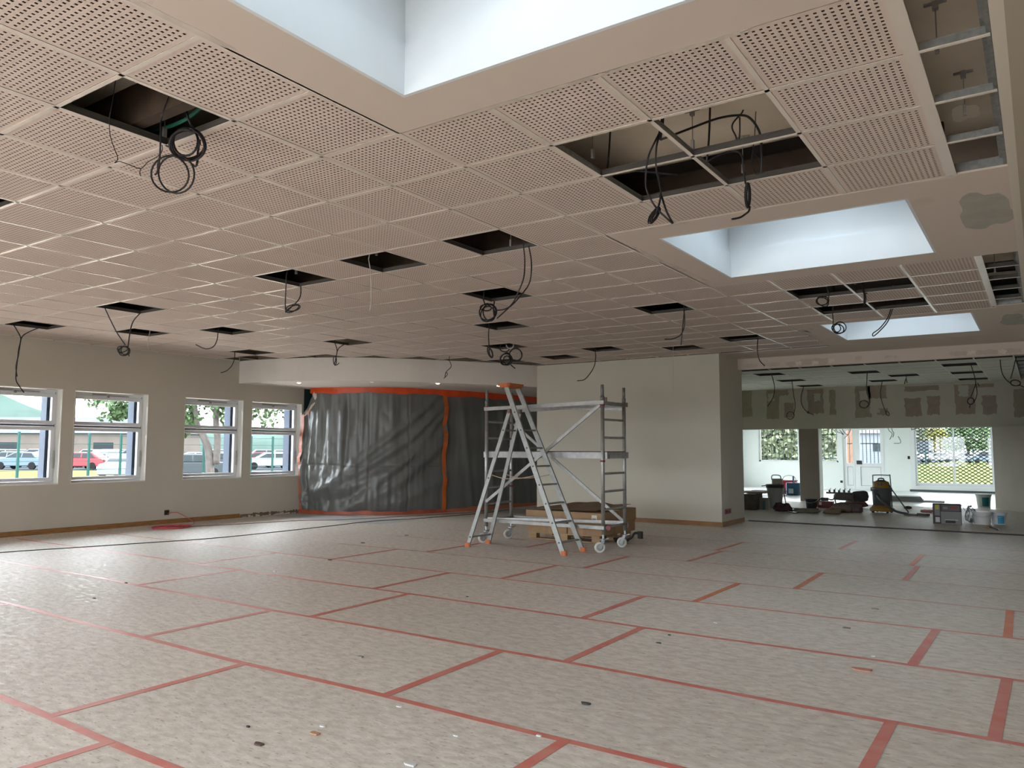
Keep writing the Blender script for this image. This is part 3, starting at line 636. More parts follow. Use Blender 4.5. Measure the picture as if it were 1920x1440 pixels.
# second tiled ceiling
TP = MB(); TP.box(-.289, .289, -.289, .289, 0, .009); TPM = TP.mesh('ceiling_tile_plain', [tile2_m])
c2 = MB(); c2.box(-7.3, -5.34, 11.6, YW, Z2, Z2+.012); ceil2 = c2.build('ceiling_far', tile2_m, kind='structure')
H2 = {(-4, 1), (-4, 4), (-4, 7), (-1, 2), (0, 4), (-1, 6), (2, 1), (2, 4), (2, 7)}
X2 = lambda i: .07+.6*i
rest = MB()
for i in range(-9, 4):
    for j in range(0, 9):
        if (i, j) in H2 or (i == 3 and False): continue
        cx, cy = X2(i)+.3, 13.15+.6*j+.3
        if cy > YW-.1: continue
        if i == 4: continue
        if seen(cx, cy, Z2, 60) and i > -6: put_tile(cx, cy, 1, Z2+.0035, TPM, ceil2)
        else: rest.box(cx-.289, cx+.289, cy-.289, cy+.289, Z2+.0035, Z2+.012)
rest.build('ceiling_tiling', tile2_m, ceil2, kind='stuff')
for i in range(-9, 5): trail((X2(i), 11.54), (X2(i), YW-.01), ceil2, Z2)
for j in range(-2, 9): trail((-5.3, 13.15+.6*j), (X2(4), 13.15+.6*j), ceil2, Z2)
b = MB()
for k in range(9): y = 11.7+k*.75; b.box(X2(4)+.02, XR-.02, y, y+.06, Z2+.02, Z2+.07)
b.build('perimeter_channel', galv_m, ceil2)
# far room
far_m = mat('far_room_paint', (.86, .89, .85), .7, noise=.04, nscale=1)
YF = 25.5
FO = [(-5.72, -3.0, .915, 2.25), (-2.85, -1.50, 0, 2.18), (-.72, 1.62, .09, 2.20)]
wf = wall_x('wall_far', YF, YF+.3, -7.5, 4.7, -.25, ZP, FO, far_m)
wall_yy('wall_far_right', 4.5, 4.7, 18.6, YF+.3, -.25, ZP, [], far_m)
b = MB(); b.box(-7.3, 4.5, YW+.35, YF, 2.62, 2.66); b.build('ceiling_room', far_m, kind='structure')
# lit side of the passage post, its brightness put into a paler face
b = MB(); b.box(-2.039, -2.025, YW+.002, YW+.35, 0, 1.90); b.build('jamb_lit_face', mat('jamb_lit_white', (.72, .74, .68), .6), wc)
# far left window with bars
w_ = MB(); t = .06; x0, x1, z0, z1 = FO[0]
w_.box(x0, x0+t, YF+.05, YF+.12, z0, z1); w_.box(x1-t, x1, YF+.05, YF+.12, z0, z1); w_.box(x0, x1, YF+.05, YF+.12, z0, z0+t); w_.box(x0, x1, YF+.05, YF+.12, z1-t, z1); xm = (x0+x1)/2+.05; w_.box(xm-.05, xm+.05, YF+.04, YF+.12, z0, z1)
wo = w_.build('window_7', white_m, kind='structure')
b = MB(); b.box(x0+t, x1-t, YF+.08, YF+.085, z0+t, z1-t); b.build('pane', glass_m, wo)
b = MB(); k = x0+.12
while k < x1: b.tube([(k, YF+.22, z0), (k, YF+.22, z1)], .013, 5); k += .14
for zz in (z0+.12, z0+.95): b.box(x0, x1, YF+.21, YF+.23, zz, zz+.03)
b.build('window_grille', mat('grille_grey', (.06, .075, .075), .6, spec=.2), wo)
# glazed door with side light
x0, x1, z0, z1 = FO[1]; d_ = MB(); Y0, Y1 = YF+.04, YF+.11; t = .07; xs_ = x0+.40
for a, c in ((x0, x0+t), (x1-t, x1), (xs_-.04, xs_+.04)): d_.box(a, c, Y0, Y1, z0, z1)
d_.box(x0, x1, Y0, Y1, z1-t, z1)
do = d_.build('door_1', white_m, kind='structure')
for (a, c, nm) in ((x0+t, xs_-.04, 'side_light'), (xs_+.04, x1-t, 'door_leaf')):
    l = MB(); q = .05 if nm == 'side_light' else .10; zg = .86
    l.box(a, a+q, Y0-.01, Y1-.02, z0, z1-t); l.box(c-q, c, Y0-.01, Y1-.02, z0, z1-t); l.box(a+q, c-q, Y0-.01, Y1-.02, z1-t-.09, z1-t); l.box(a+q, c-q, Y0-.01, Y1-.02, zg-.08, zg+.04); l.box(a+q, c-q, Y0-.01, Y1-.02, z0, z0+.14); l.box(a+q, c-q, Y0+.008, Y1-.03, z0+.14, zg-.08)
    lo = l.build(nm, white_m, do)
    g = MB(); g.box(a+q, c-q, Y0+.02, Y0+.024, zg+.04, z1-t-.09); g.build('pane', glass_m, lo)
    tr = MB(); 
    for (p, q2, r_, s_) in ((a+q, a+q+.012, z0+.14, zg-.08), (c-q-.012, c-q, z0+.14, zg-.08), (a+q, c-q, z0+.14, z0+.152), (a+q, c-q, zg-.092, zg-.08)): tr.box(p, q2, Y0+.000, Y0+.009, r_, s_)
    tr.build('panel_bead', mat('bead_grey', (.30, .36, .33), .6), lo)
    br = MB(); k = a+q+.06
    while k < c-q: br.tube([(k, YF+.2, zg), (k, YF+.2, z1-t)], .013, 5); k += .12
    br.box(a, c, YF+.19, YF+.21, 1.55, 1.58); br.build('door_bars', MATS['grille_grey'], lo)
b = MB(); b.box(xs_+.03, xs_+.2, Y0-.05, Y0-.012, .86, .99); b.build('lock_box', dark_gap, do)
# sliding patio window with lattice
x0, x1, z0, z1 = FO[2]; d_ = MB(); t = .08
d_.box(x0-.06, x0+t, YF-.02, Y1, z0-.02, z1+.05); d_.box(x1-t, x1+.06, YF-.02, Y1, z0-.02, z1+.05); d_.box(x0+t, x1-t, YF-.02, Y1, z1-t, z1+.05); d_.box(x0+t, x1-t, YF-.02, Y1, z0-.02, z0+.10)
pw = d_.build('window_8', white_m, kind='structure')
xm = (x0+x1)/2+.02
for k, (a, c) in enumerate(((x0+t, xm+.03), (xm-.03, x1-t))):
    s = MB(); yo = Y0+.02+.03*k; s.box(a, a+.05, yo, yo+.03, z0+.1, z1-t); s.box(c-.05, c, yo, yo+.03, z0+.1, z1-t); s.box(a+.05, c-.05, yo, yo+.03, z0+.1, z0+.2); s.box(a+.05, c-.05, yo, yo+.03, z1-t-.05, z1-t); so = s.build('sash', pvc_m, pw)
    g = MB(); g.box(a+.05, c-.05, yo+.012, yo+.016, z0+.2, z1-t-.05); g.build('pane', glass_m, so)
b = MB(); h_ = z1-z0; n = 14; wdt = x1-x0; sx = wdt/n; sl = .66   # slope of the lattice
k = -int(h_/(sl*sx))-1
while k*sx < wdt:
    for sg in (1, -1):
        a = k*sx; x_a, x_b = a, a+h_/sl; za_, zb_ = 0, h_
        xa_, xb_ = max(0, x_a), min(wdt, x_b)
        if xb_ > xa_:
            q1 = (xa_-x_a)*sl; q2 = (xb_-x_a)*sl
            if sg > 0: b.bar((x0+xa_, YF+.22, z0+q1), (x0+xb_, YF+.22, z0+q2), .006, .024)
            else: b.bar((x0+wdt-xa_, YF+.23, z0+q1), (x0+wdt-xb_, YF+.23, z0+q2), .006, .024)
    k += 1.0
b.box(x0, x1, YF+.20, YF+.26, z1-.13, z1); b.build('security_grille', mat('grille_brown', (.05, .045, .04), .6, spec=.2), pw)
b = MB(); b.box(x0-.1, x1+.1, YF-.05, YF-.021, -.0, .07); b.build('door_track', mat('track_dark', (.08, .09, .09), .5), pw)

# ================================================================== HANGING CABLES
def hp(cell): return Vector((cell[0]*G+.3, cell[1]*G+.3, ZC))
def ringpts(u, v, ru, rv, d, tilt=0, n=22, turns=1, seed=0, dz=.05):
    q = random.Random(seed); ph = q.uniform(0, 6.28); out = []
    for k in range(int(n*turns)+1):
        t = 2*PI*k/n-PI/2; a, c = ru*math.cos(t), rv*math.sin(t); ct, st = math.cos(tilt), math.sin(tilt); g = 1+.05*math.sin(2.3*t+ph)
        out.append(dep(u+(a*ct-c*st)*g, v+(a*st+c*ct)*g, d+dz*math.sin(t+ph)))
    return out
def cable(label, d, strands, r=.0055, m=None, group='electric cables hanging from the ceiling openings', name='hanging_cable'):
    """strands: pixel polylines or ('ring', u, v, ru, rv, tilt, turns) hung about d metres in front of the camera"""
    b = MB(); tops = []
    for k, s in enumerate(strands):
        if s[0] == 'ring':
            _, u, v, ru, rv, tl, tn = s; R_ = ringpts(u, v, ru, rv, d, tl, 22, tn, k*7+int(u)); b.tube(R_, r, 6); tops.append(max(R_, key=lambda p: p.z))
        else:
            q = random.Random(k+int(s[0][0])); P = []
            for i, p in enumerate(s): P.append(dep(p[0], p[1], d+(.0 if i == 0 else q.uniform(-.035, .035))+.02*k))
            b.tube(smooth_path(P, 5), r, 6); tops.append(P[0]); tops.append(P[-1])
    hi = max(p.z for p in tops)
    for p in [p for p in tops if p.z > hi-.16][:1]:
        if p.z < ZP-.02: b.tube(smooth_path([p, Vector((p.x+.012, p.y+.01, p.z+.4*(ZP-p.z))), Vector((p.x+.02, p.y+.02, ZP+.002))], 3), r, 6)
    return b.build(name, m or black_m, None, True, label=label, cat='cable', group=group)
D = lambda c: depth(hp(c))
d = D((-2, -2))
cable('thin black wire with a kinked tail left of the coils, nearest upper left opening', d, [[(205, 220), (206, 250), (212, 272), (221, 297), (215, 305), (225, 303), (245, 310), (264, 316), (277, 304), (297, 292), (304, 282), (304, 272)], [(264, 316), (262, 324), (264, 330)]], .0022)
cable('black cable ending in two overlapping open loops under the nearest upper left opening', d, [[(316, 182), (307, 207), (302, 225), (301, 265), (299, 300), (295, 322), (290, 328)], ('ring', 319, 326, 34, 36, 0, 1), ('ring', 331, 327, 35, 34, .1, 1), [(299, 296), (296, 308), (296, 318)]], .0048)
cable('thick coil of black cable wound several times under the nearest upper left opening', d+.16, [[(346, 195), (351, 215), (357, 232), (366, 245), (375, 270)], ('ring', 352, 271, 33, 31, .1, 1), ('ring', 353, 272, 31, 29, .3, 1), ('ring', 351, 269, 32, 30, -.2, 1), ('ring', 348, 266, 24, 25, 0, 1), [(375, 262), (371, 285), (370, 304), (366, 312), (358, 306)]], .0062)
cable('thin dark wire dropping past the back edge of the nearest upper left opening', d+.2, [[(289, 170), (296, 190), (297, 205), (296, 222)]], .0022)
d = D((1, 1))
cable('bunch of black cables tied high at the left of the large four tile opening', d, [
    [(1236, 250), (1217, 290), (1211, 325), (1212, 355), (1225, 382), (1240, 400), (1261, 419)], [(1237, 252), (1231, 275), (1230, 312), (1236, 342), (1239, 365), (1233, 392), (1222, 410), (1216, 418), (1219, 405), (1233, 388)],
    [(1240, 366), (1250, 397), (1262, 419)], ('ring', 1228, 404, 4.5, 16, .55, 3), ('ring', 1229, 402, 3, 14, .5, 2)], .0060)
cable('black cable arched across the large four tile opening from one tie to the other', d, [[(1238, 262), (1260, 254), (1294, 241), (1346, 222), (1387, 216), (1408, 223), (1425, 251), (1428, 292), (1427, 326)]], .0068)
cable('black cable loop pinched below the tie at the right of the large four tile opening', d+.1, [[(1387, 216), (1375, 230), (1373, 241), (1379, 254), (1384, 266), (1387, 250), (1387, 220)]], .0050)
cable('black cable ending in a tight bundle with a hooked tail, right of large opening', d+.05, [
    [(1325, 304), (1349, 290), (1377, 284), (1391, 292), (1394, 320), (1398, 344)], ('ring', 1402, 366, 4.5, 22, 0, 4), ('ring', 1402, 366, 2.5, 20, 0, 3), [(1406, 388), (1404, 396), (1397, 402), (1387, 408), (1372, 411)]], .0060)
cable('fine black wire loop at the right rim of the large four tile opening', d+.1, [[(1411, 285), (1409, 300), (1411, 312), (1418, 327), (1426, 322), (1424, 300), (1411, 285)]], .0026)
cable('nearly level black cable lying across the left half of the large four tile opening', d+.4, [[(1137, 326), (1180, 320), (1222, 323), (1270, 328)]], .0060)
d = D((-2, 3))
cable('pair of long black cables curving from centre opening to the coil behind it', d, [[(981, 460), (984, 487), (982, 520), (972, 547), (960, 570), (932, 597)], [(991, 460), (996, 487), (996, 512), (992, 532), (980, 550), (960, 572), (945, 580), (930, 582)]], .0060)
d = D((-4, 6))
cable('black cable coil hanging in loose rings under the middle opening', d, [[(906, 561), (910, 572)], [(927, 565), (925, 580), (927, 596)], ('ring', 914, 585, 15, 16, 0, 1), ('ring', 916, 587, 14, 17, .5, 1), ('ring', 917, 588, 11, 14, -.5, 1), ('ring', 911, 577, 10, 6, 0, 1)], .0075)
d = D((-6, 9))
cable('straight black cable ending in a small bundle, left of the ladder top', d, [[(917, 611), (916, 630), (917, 650)], ('ring', 919, 661, 4, 10, -.35, 3), ('ring', 920, 662, 2.5, 8, -.3, 2)], .0075)
d = D((-8, 12))
cable('tangle of thick black coils hanging directly above the ladder top', d, [('ring', 946, 652, 9, 8, 0, 1), ('ring', 967, 665, 11.5, 12, 0, 2), ('ring', 949, 674, 11, 11, 0, 2), ('ring', 948, 673, 9, 12, .4, 1), ('ring', 950, 675, 6, 8, .2, 1), [(955, 680), (960, 686), (966, 691)]], .010)
cable('small pale cable ring at the rim of the opening above the ladder top', d-.05, [('ring', 956, 647, 7, 6, 0, 1.5)], .009, mat('cable_pale', (.5, .48, .46), .5))
d = D((-2, 9))
cable('two black cables under the opening above the cream wall, one hooking left, one straight', d, [[(1282, 580), (1284, 600), (1282, 617), (1275, 629), (1262, 635), (1246, 636)], [(1283, 582), (1280, 615), (1277, 647)]], .0065)
cable('single black cable curling left in front of the cream wall above the scaffold', D((-6, 14)), [[(1116, 657), (1117, 670), (1114, 687), (1105, 702), (1095, 712), (1082, 714)]], .0075)
cable('black cable bending right before the plastered beam', D((-2, 14)), [[(1421, 634), (1420, 650), (1421, 665), (1425, 677), (1434, 686)]], .0075)
cable('long straight white cord hanging before the cream wall', D((-4, 15)), [[(1262, 650), (1262, 690), (1262, 730), (1258, 765)]], .0045, wcable_m)
cable('pale cord hanging from the opening left of the centre one', D((-4, 3)), [[(691, 486), (695, 512), (696, 550), (695, 572), (692, 585)]], .0040, wcable_m)
cable('black cable dropping to small flat rings under the second opening left of centre', D((-6, 3)), [[(537, 515), (536, 540), (535, 570), (536, 586)], [(564, 536), (564, 550), (560, 562), (547, 575), (537, 585)], ('ring', 550, 577, 13, 6, -.25, 1), ('ring', 549, 579, 12, 5, -.5, 1)], .0060)
cable('black cable pair twisting together over the first window from the left edge', D((-15, 3)), [[(24, 607), (32, 620), (39, 635), (35, 655), (33, 672), (31, 690), (30, 712), (37, 725), (45, 736)], [(75, 614), (55, 622), (41, 632), (37, 650), (34, 668), (30, 688), (32, 706)]], .0075)
cable('two black cables meeting in a knotted coil above the second window', D((-11, 3)), [[(196, 576), (207, 600), (220, 625), (235, 647)], [(264, 586), (250, 602), (244, 622), (240, 650)], ('ring', 232, 657, 12, 7, .3, 1), ('ring', 233, 658, 10, 9, 0, 1), ('ring', 231, 655, 10, 5, -.4, 1), ('ring', 234, 657, 7, 8, .6, 1), [(240, 658), (242, 668)]], .0070)
cable('short pale cord under the opening nearest the window wall ceiling edge', D((-14, 5)), [[(280, 627), (277, 642), (279, 657)]], .0045, wcable_m)
cable('black cable sweeping left in a wide hook above the third window', D((-12, 6)), [[(409, 622), (407, 637), (400, 650), (385, 654), (367, 646)]], .0075)
cable('black cable bending left from the opening beside the curved bulkhead corner', D((-15, 9)), [[(440, 657), (440, 670), (435, 685), (425, 695), (414, 699)]], .0075)
cable('two black cables joining into a small hooked bundle before the curved bulkhead', D((-11, 9)), [[(627, 641), (632, 657), (629, 675), (627, 684), (632, 684), (636, 680)], [(647, 645), (636, 652), (632, 660)], ('ring', 628, 676, 3, 8, 0, 2)], .0075)
cable('crumpled thin wire hanging against the curved bulkhead face', D((-13, 11))+.2, [[(842, 675), (846, 687), (837, 697), (834, 708), (836, 698), (839, 702), (832, 710)]], .0065)
d = D((1, 9))
cable('black cable with one flat loop at the left of the four slots between the skylights', d, [[(1550, 539), (1554, 555), (1550, 571)], ('ring', 1542, 564, 12, 8, 0, 1), ('ring', 1543, 566, 11, 8, .4, 1)], .0065)
cable('thick taped black cable bundle in the right slot between the skylights', d, [[(1617, 530), (1619, 543), (1621, 556), (1620, 572)], [(1618, 545), (1623, 558), (1621, 572)], [(1620, 552), (1626, 549)]], .0095)
d = D((1, 11))
cable('black cable with round loops hanging in front of the farthest skylight corner', d, [[(1561, 587), (1562, 600), (1562, 614)], ('ring', 1575, 614, 11, 11, 0, 1), ('ring', 1572, 617, 10, 9, .4, 1), ('ring', 1568, 615, 8, 8, 0, 1)], .0065)
cable('narrow teardrop loop of black cable in front of the farthest skylight', d, [[(1672, 572), (1665, 595), (1650, 615), (1637, 625), (1638, 630), (1650, 620), (1665, 602), (1676, 572)]], .0065)
gp = 'electric cables hanging in the room beyond the beam'
def h2(c): return depth((X2(c[0])+.3, 13.15+.6*c[1]+.3, Z2))
for lab, c, S, r in [
    ('black cable curving left to a plug end, first beyond the cream wall', (-4, 1), [[(1447, 703), (1452, 724), (1450, 744), (1444, 755), (1439, 762)], [(1442, 757), (1440, 761)]], .008),
    ('black cable ending in a round loop, second beyond the cream wall', (-4, 4), [[(1485, 714), (1488, 740), (1491, 760), (1488, 778)], ('ring', 1482, 779, 7, 7, 0, 1)], .008),
    ('black cable ending in a connector with a stub, third beyond the cream wall', (-4, 7), [[(1507, 724), (1502, 745), (1504, 760), (1513, 772), (1526, 778)], ('ring', 1515, 773, 1.5, 1.5, 0, 1)], .009),
    ('black cable with one open loop near the middle of the far room', (-1, 2), [[(1626, 699), (1625, 733), (1630, 748), (1630, 757), (1625, 763)], ('ring', 1620, 758, 8.5, 7, .2, 1)], .008),
    ('black cable leaning right to a small knot in the middle of the far room', (-1, 6), [[(1654, 716), (1651, 741), (1658, 766), (1662, 774)], ('ring', 1664, 775, 2.5, 5, -.5, 1.5)], .008),
    ('short stub of cable below the far room opening right of the middle', (0, 4), [[(1699, 709), (1697, 715), (1696, 720)], [(1699, 710), (1701, 718)]], .008),
    ('black cable bunch with a small ring under three slots of the far room', (2, 1), [[(1821, 685), (1827, 705), (1829, 720), (1820, 745)], [(1829, 715), (1832, 738), (1826, 755)], ('ring', 1820, 752, 6, 6, 0, 2), [(1819, 757), (1818, 765)], [(1833, 718), (1836, 724)]], .008),
    ('black cable pair meeting in a flat coil at the right edge of the far room', (3, 0), [[(1875, 671), (1878, 696), (1885, 710), (1895, 719)], [(1904, 674), (1900, 692), (1895, 710)], ('ring', 1904, 718, 9, 5.5, .1, 2), [(1911, 722), (1920, 726)]], .008)]:
    cable(lab, h2(c), S, r, None, gp)
for lab, S in [('zigzag of thin bare wires hanging left in the bright back room', [[(1554, 803), (1552, 812), (1546, 819), (1560, 824), (1567, 826), (1568, 812), (1560, 804)], [(1558, 803), (1561, 813), (1565, 818)], [(1568, 806), (1577, 812), (1582, 815), (1574, 806)]]),
               ('thin wires crossing beside the top of the side light', [[(1594, 803), (1592, 812), (1587, 818), (1583, 822)], [(1580, 805), (1590, 816)]]),
               ('thin wires hanging between the door and the lattice window', [[(1665, 803), (1673, 813), (1668, 824)], [(1672, 803), (1676, 812), (1674, 820)], [(1684, 818), (1689, 830), (1676, 831)]]),
               ('short dark wire loop hanging before the top of the lattice window', [[(1744, 804), (1745, 808), (1751, 808), (1752, 804)]]),
               ('tiny wire loop at the left corner above the lattice window', [[(1709, 803), (1711, 805), (1714, 805), (1717, 803)]]),
               ('short dark wire hanging before the barred back window', [[(1467, 805), (1468, 812), (1470, 814), (1469, 804)], [(1487, 805), (1489, 814), (1491, 822)]])]:
    b = MB()
    for s in S: 
        P = [dep(u, v, 23.5) for u, v in s]
        if P[0].z < 2.60 and s[0][1] < 810: P.insert(0, Vector((P[0].x, P[0].y, 2.62)))
        b.tube(smooth_path(P, 3), .009, 5)
    b.build('hanging_wire', black_m, None, True, label=lab, cat='wire', group='loose wires hanging in the back room')

# ---- floor cables
def fl(u, v, z=.009): return onz(u, v, z)
b = MB(); b.tube(smooth_path([fl(-160, 1052), fl(0, 1036), fl(150, 1026), fl(300, 1016), fl(400, 1009), fl(520, 997), fl(620, 986), fl(700, 977), fl(800, 971), fl(905, 962), fl(960, 955)], 4), .006, 6)
b.build('floor_cable', black_m, None, True, label='long black cable running along the floor parallel to the window wall', cat='cable')
b = MB(); b.tube(smooth_path([fl(335, 988), fl(440, 983), fl(560, 976), fl(640, 974.5), fl(760, 968), fl(860, 962), fl(925, 957)], 4), .005, 6)
b.build('floor_cable', mat('cable_maroon', (.16, .035, .035), .5), None, True, label='thin maroon cable on the floor from the red cord pile toward the dust sheets', cat='cable')
cord_m = mat('cord_red', (.50, .07, .09), .5)
b = MB(); c0 = fl(322, 989)
P = []
for k in range(90): t = k*.55; r_ = .22+.12*math.sin(k*.37); P.append((c0.x+r_*1.5*math.cos(t)*.6, c0.y+r_*math.sin(t), .010+.00022*k))
so = onx(314, 963, XL+.03); b.tube(smooth_path([so, so+Vector((.10, .12, .02)), so+Vector((.25, .3, -.12)), so+Vector((.42, .25, -.18))]+[Vector(p) for p in P], 2), .006, 6)
b.build('extension_cord', cord_m, None, True, label='tangled red extension cord piled on the floor below the wall socket', cat='cord')
def socket(p, n, w_, h_, m, label, par=None, double=False):
    t = thing('wall_socket', label, 'socket', p); T = Matrix.Rotation(math.atan2(n[1], n[0]), 4, 'Z')
    b = MB(); b.box(0, .012, -w_/2, w_/2, -h_/2, h_/2, 0, T); b.build('cover_plate', m, t)
    for s in ((-.25, .25) if double else (0,)):
        b = MB(); b.lathe((0, 0, 0), [(h_*.28, .012), (h_*.30, .016), (h_*.22, .016), (h_*.20, .0135)], 12, 0, T @ Matrix.Translation((0, s*w_, 0)) @ Matrix.Rotation(PI/2, 4, 'Y')); b.build('outlet', dark_gap, t)
    return t
socket(onx(312, 961, XL)+Vector((.002, 0, 0)), (1, 0), .085, .085, dark_gap, 'black wall socket low on the window wall with a red cord plugged in')
socket((BX1+.002, 10.66, .255), (1, 0), .30, .085, mat('socket_red', (.22, .008, .010), .5), 'dark red double wall socket on the side of the cream block', double=True)
p = ony(1705, 858, YF); socket((p.x, YF-.002, p.z), (0, -1), .10, .10, dark_gap, 'small black switch box left of the lattice window')
p = ony(1578, 903, YF); socket((p.x, YF-.002, p.z), (0, -1), .08, .08, dark_gap, 'small black socket low on the wall left of the glazed door')

# ================================================================== SCAFFOLD
X0, X1, Y0_, Y1_ = -3.87, -1.98, 6.14, 6.78
sc = thing('scaffold_tower', 'small aluminium rolling scaffold tower with two ladder end frames on castors', 'scaffold', (0, 0, 0))
for (x, y) in ((X0, Y0_), (X0, Y1_), (X1, Y0_), (X1, Y1_)):
    b = MB(); b.tube([(x, y, .235), (x, y, 1.99)], .025, 12); b.build('post', alu_m, sc, True)
    b = MB(); b.tube([(x, y, 1.985), (x, y, 2.05)], .028, 12); b.tube([(x, y, 2.05), (x, y, 2.20)], .0215, 12); b.build('spigot', mat('spigot_grey', (.22, .21, .20), .5, .5), sc, True)
    c = thing('castor', '', '') if False else None
    b = MB(); a = .55 if x == X1 and y == Y0_ else (.9 if x == X0 else .05); ox, oy = .045*math.cos(a+PI), .045*math.sin(a+PI)
    b.tube([(x, y, .16), (x, y, .25)], .016, 8); b.lathe((x, y, .165), [(.045, 0), (.045, .012), (.03, .02)], 12)
    dx, dy = math.cos(a+PI/2), math.sin(a+PI/2)
    for s in (-1, 1): b.bar((x+dx*.03*s, y+dy*.03*s, .165), (x+ox+dx*.03*s, y+oy+dy*.03*s, .06), .004, .04)
    b.bar((x+ox*.2, y+oy*.2, .17), (x-ox*1.6, y-oy*1.6, .19), .03, .012)
    ca = b.build('castor', mat('castor_steel', (.35, .37, .38), .4, .6), sc)
    T = Matrix.Translation((x+ox, y+oy, .072)) @ Matrix.Rotation(a, 4, 'Z') @ Matrix.Rotation(PI/2, 4, 'X')
    b = MB(); b.lathe((0, 0, 0), [(.050, -.017), (.067, -.019), (.072, -.008), (.072, .008), (.067, .019), (.050, .017)], 22, 0, T); b.build('wheel', mat('wheel_cream', (.60, .57, .50), .5), ca, True)
    b = MB(); b.lathe((0, 0, 0), [(.046, -.0175), (.049, 0), (.046, .0175)], 18, 0, T); b.lathe((0, 0, 0), [(.012, -.03), (.012, .03)], 8, 0, T); b.build('hub', mat('hub_grey', (.28, .29, .29), .5, .4), ca)
RZ = [.325, .555, .79, 1.025, 1.50, 1.74]
for x in (X0, X1):
    for z in RZ: b = MB(); b.tube([(x, Y0_, z), (x, Y1_, z)], .0155, 8); b.build('rung', alu_m, sc, True)
zr = 1.945
for y, s in ((Y0_, -1), (Y1_, 1)):
    b = MB(); b.bar((X0-.02, y+s*.03, zr-.02), (X1+.04, y+s*.03, zr+.02), .024, .05); b.build('guardrail', alu_m, sc)
b = MB(); b.bar((X0+.02, Y1_-.04, 1.96), (X1, Y1_-.04, 1.90), .02, .035); b.build('guardrail', alu_m, sc)
b = MB(); b.bar((X1+.03, Y0_, 1.955), (X1+.03, Y1_, 1.955), .02, .05); b.build('end_rail', alu_m, sc)
b = MB(); b.bar((X0-.05, Y0_+.03, 1.265), (X1+.06, Y0_+.03, 1.265), .03, .085); b.bar((X0-.05, Y1_-.03, 1.265), (X1+.06, Y1_-.03, 1.265), .03, .085); b.bar((X1+.05, Y0_, 1.265), (X1+.05, Y1_, 1.265), .03, .085); b.bar((X0-.04, Y0_, 1.265), (X0-.04, Y1_, 1.265), .03, .085); pf = b.build('platform_frame', alu_m, sc)
b = MB(); b.box(X0-.035, X1+.035, Y0_+.045, Y1_-.045, 1.30, 1.318); b.build('platform_board', mat('phenolic_board', (.07, .045, .03), .6, noise=.3, nscale=10), sc)
for y, s in ((Y0_, -1), (Y1_, 1)):
    b = MB(); b.bar((X0-.02, y+s*.028, .325), (X1+.03, y+s*.028, .325-.0), .024, .045); b.build('lower_brace', alu_m, sc)
b = MB(); b.bar((X0, Y0_, .345), (X1, Y1_, .345), .022, .04); b.build('plan_brace', alu_m, sc)
b = MB(); b.bar((X0+.02, Y0_-.03, .59), (X1-.02, Y0_-.03, 1.93), .02, .042); b.build('diagonal_brace', alu_m, sc)
b = MB(); b.bar((X0+.02, Y1_+.03, 1.73), (X1-.02, Y1_+.03, .345), .02, .042); b.build('diagonal_brace', alu_m, sc)
clm = mat('clamp_red', (.20, .02, .025), .5)
for (x, y, z) in ((X1, Y0_, 1.93), (X1, Y1_, 1.955), (X1, Y0_, 1.19), (X0, Y0_, 1.95), (X0, Y1_, .79)):
    b = MB(); b.lathe((x, y, z-.012), [(.032, 0), (.034, .012), (.032, .024)], 12); b.build('clamp_band', clm, sc)
for (x, y, z) in ((X1+.05, Y0_, 2.0), (X1+.05, Y1_-.02, 1.96), (X1+.045, Y1_, .31), (X1+.05, Y0_+.06, 1.25)):
    b = MB(); b.cbox((x, y, z), .035, .035, .06, 0, .4, .006); b.build('claw', mat('claw_dark', (.12, .05, .05), .5), sc)
b = MB(); b.lathe((0, 0, 0), [(.033, 0), (.033, .004), (.02, .005)], 16, 0, Matrix.Translation((X1+.10, Y0_-.045, .33)) @ Matrix.Rotation(PI/2, 4, 'X')); b.build('round_sticker', mat('sticker_maroon', (.20, .03, .05), .5), sc)

# ================================================================== STEP LADDER
ld = thing('step_ladder', 'tall aluminium A frame step ladder with orange top and feet in front of the scaffold', 'ladder', (0, 0, 0))
Yn, Yf = 5.60, 6.06; Tn = Vector((-3.21, 5.69, 2.19)); Tf = Vector((-3.21, 5.97, 2.19))
Fn, Ff = Vector((-2.27, Yn, .03)), Vector((-2.25, Yf, .03)); Rn, Rf = Vector((-3.78, Yn, .03)), Vector((-3.76, Yf, .03))
for a, c in ((Fn, Tn), (Ff, Tf)):
    b = MB(); b.bar(a, c, .026, .068, 0, (1, 0, 0)); b.build('front_stile', ladder_m, ld)
RTn, RTf = Vector((-3.17, 5.70, 1.85)), Vector((-3.17, 5.96, 1.85))
for a, c in ((Rn, RTn), (Rf, RTf)):
    b = MB(); b.bar(a, c, .024, .055, 0, (1, 0, 0)); b.build('rear_stile', ladder_m, ld)
for z in (.16, .40, .64, .88, 1.12, 1.36, 1.60):
    t = (z-.03)/2.16; p = Fn.lerp(Tn, t); q = Ff.lerp(Tf, t); b = MB(); b.bar(p, q, .05, .022, 0); b.build('step', ladder_m, ld)
for p, s in ((Fn, 0), (Ff, 0), (Rn, 1), (Rf, 1)):
    b = MB(); b.cbox((p.x+(.012 if not s else -.012), p.y, .032), .085, .05, .062, 0, 0, .015); b.build('foot', orange_p, ld)
b = MB(); b.cbox((-3.235, 5.83, 2.225), .20, .40, .035, 0, 0, .03); b.cbox((-3.235, 5.83, 2.20), .16, .34, .03, 0, 0, .02); b.build('top_cap', orange_p, ld)
for z in (.14, 1.60):
    t = (z-.03)/1.82; p = Rn.lerp(RTn, t); q = Rf.lerp(RTf, t); b = MB(); b.bar(p, q, .022, .022, 0); b.build('rear_crossbar', ladder_m, ld)
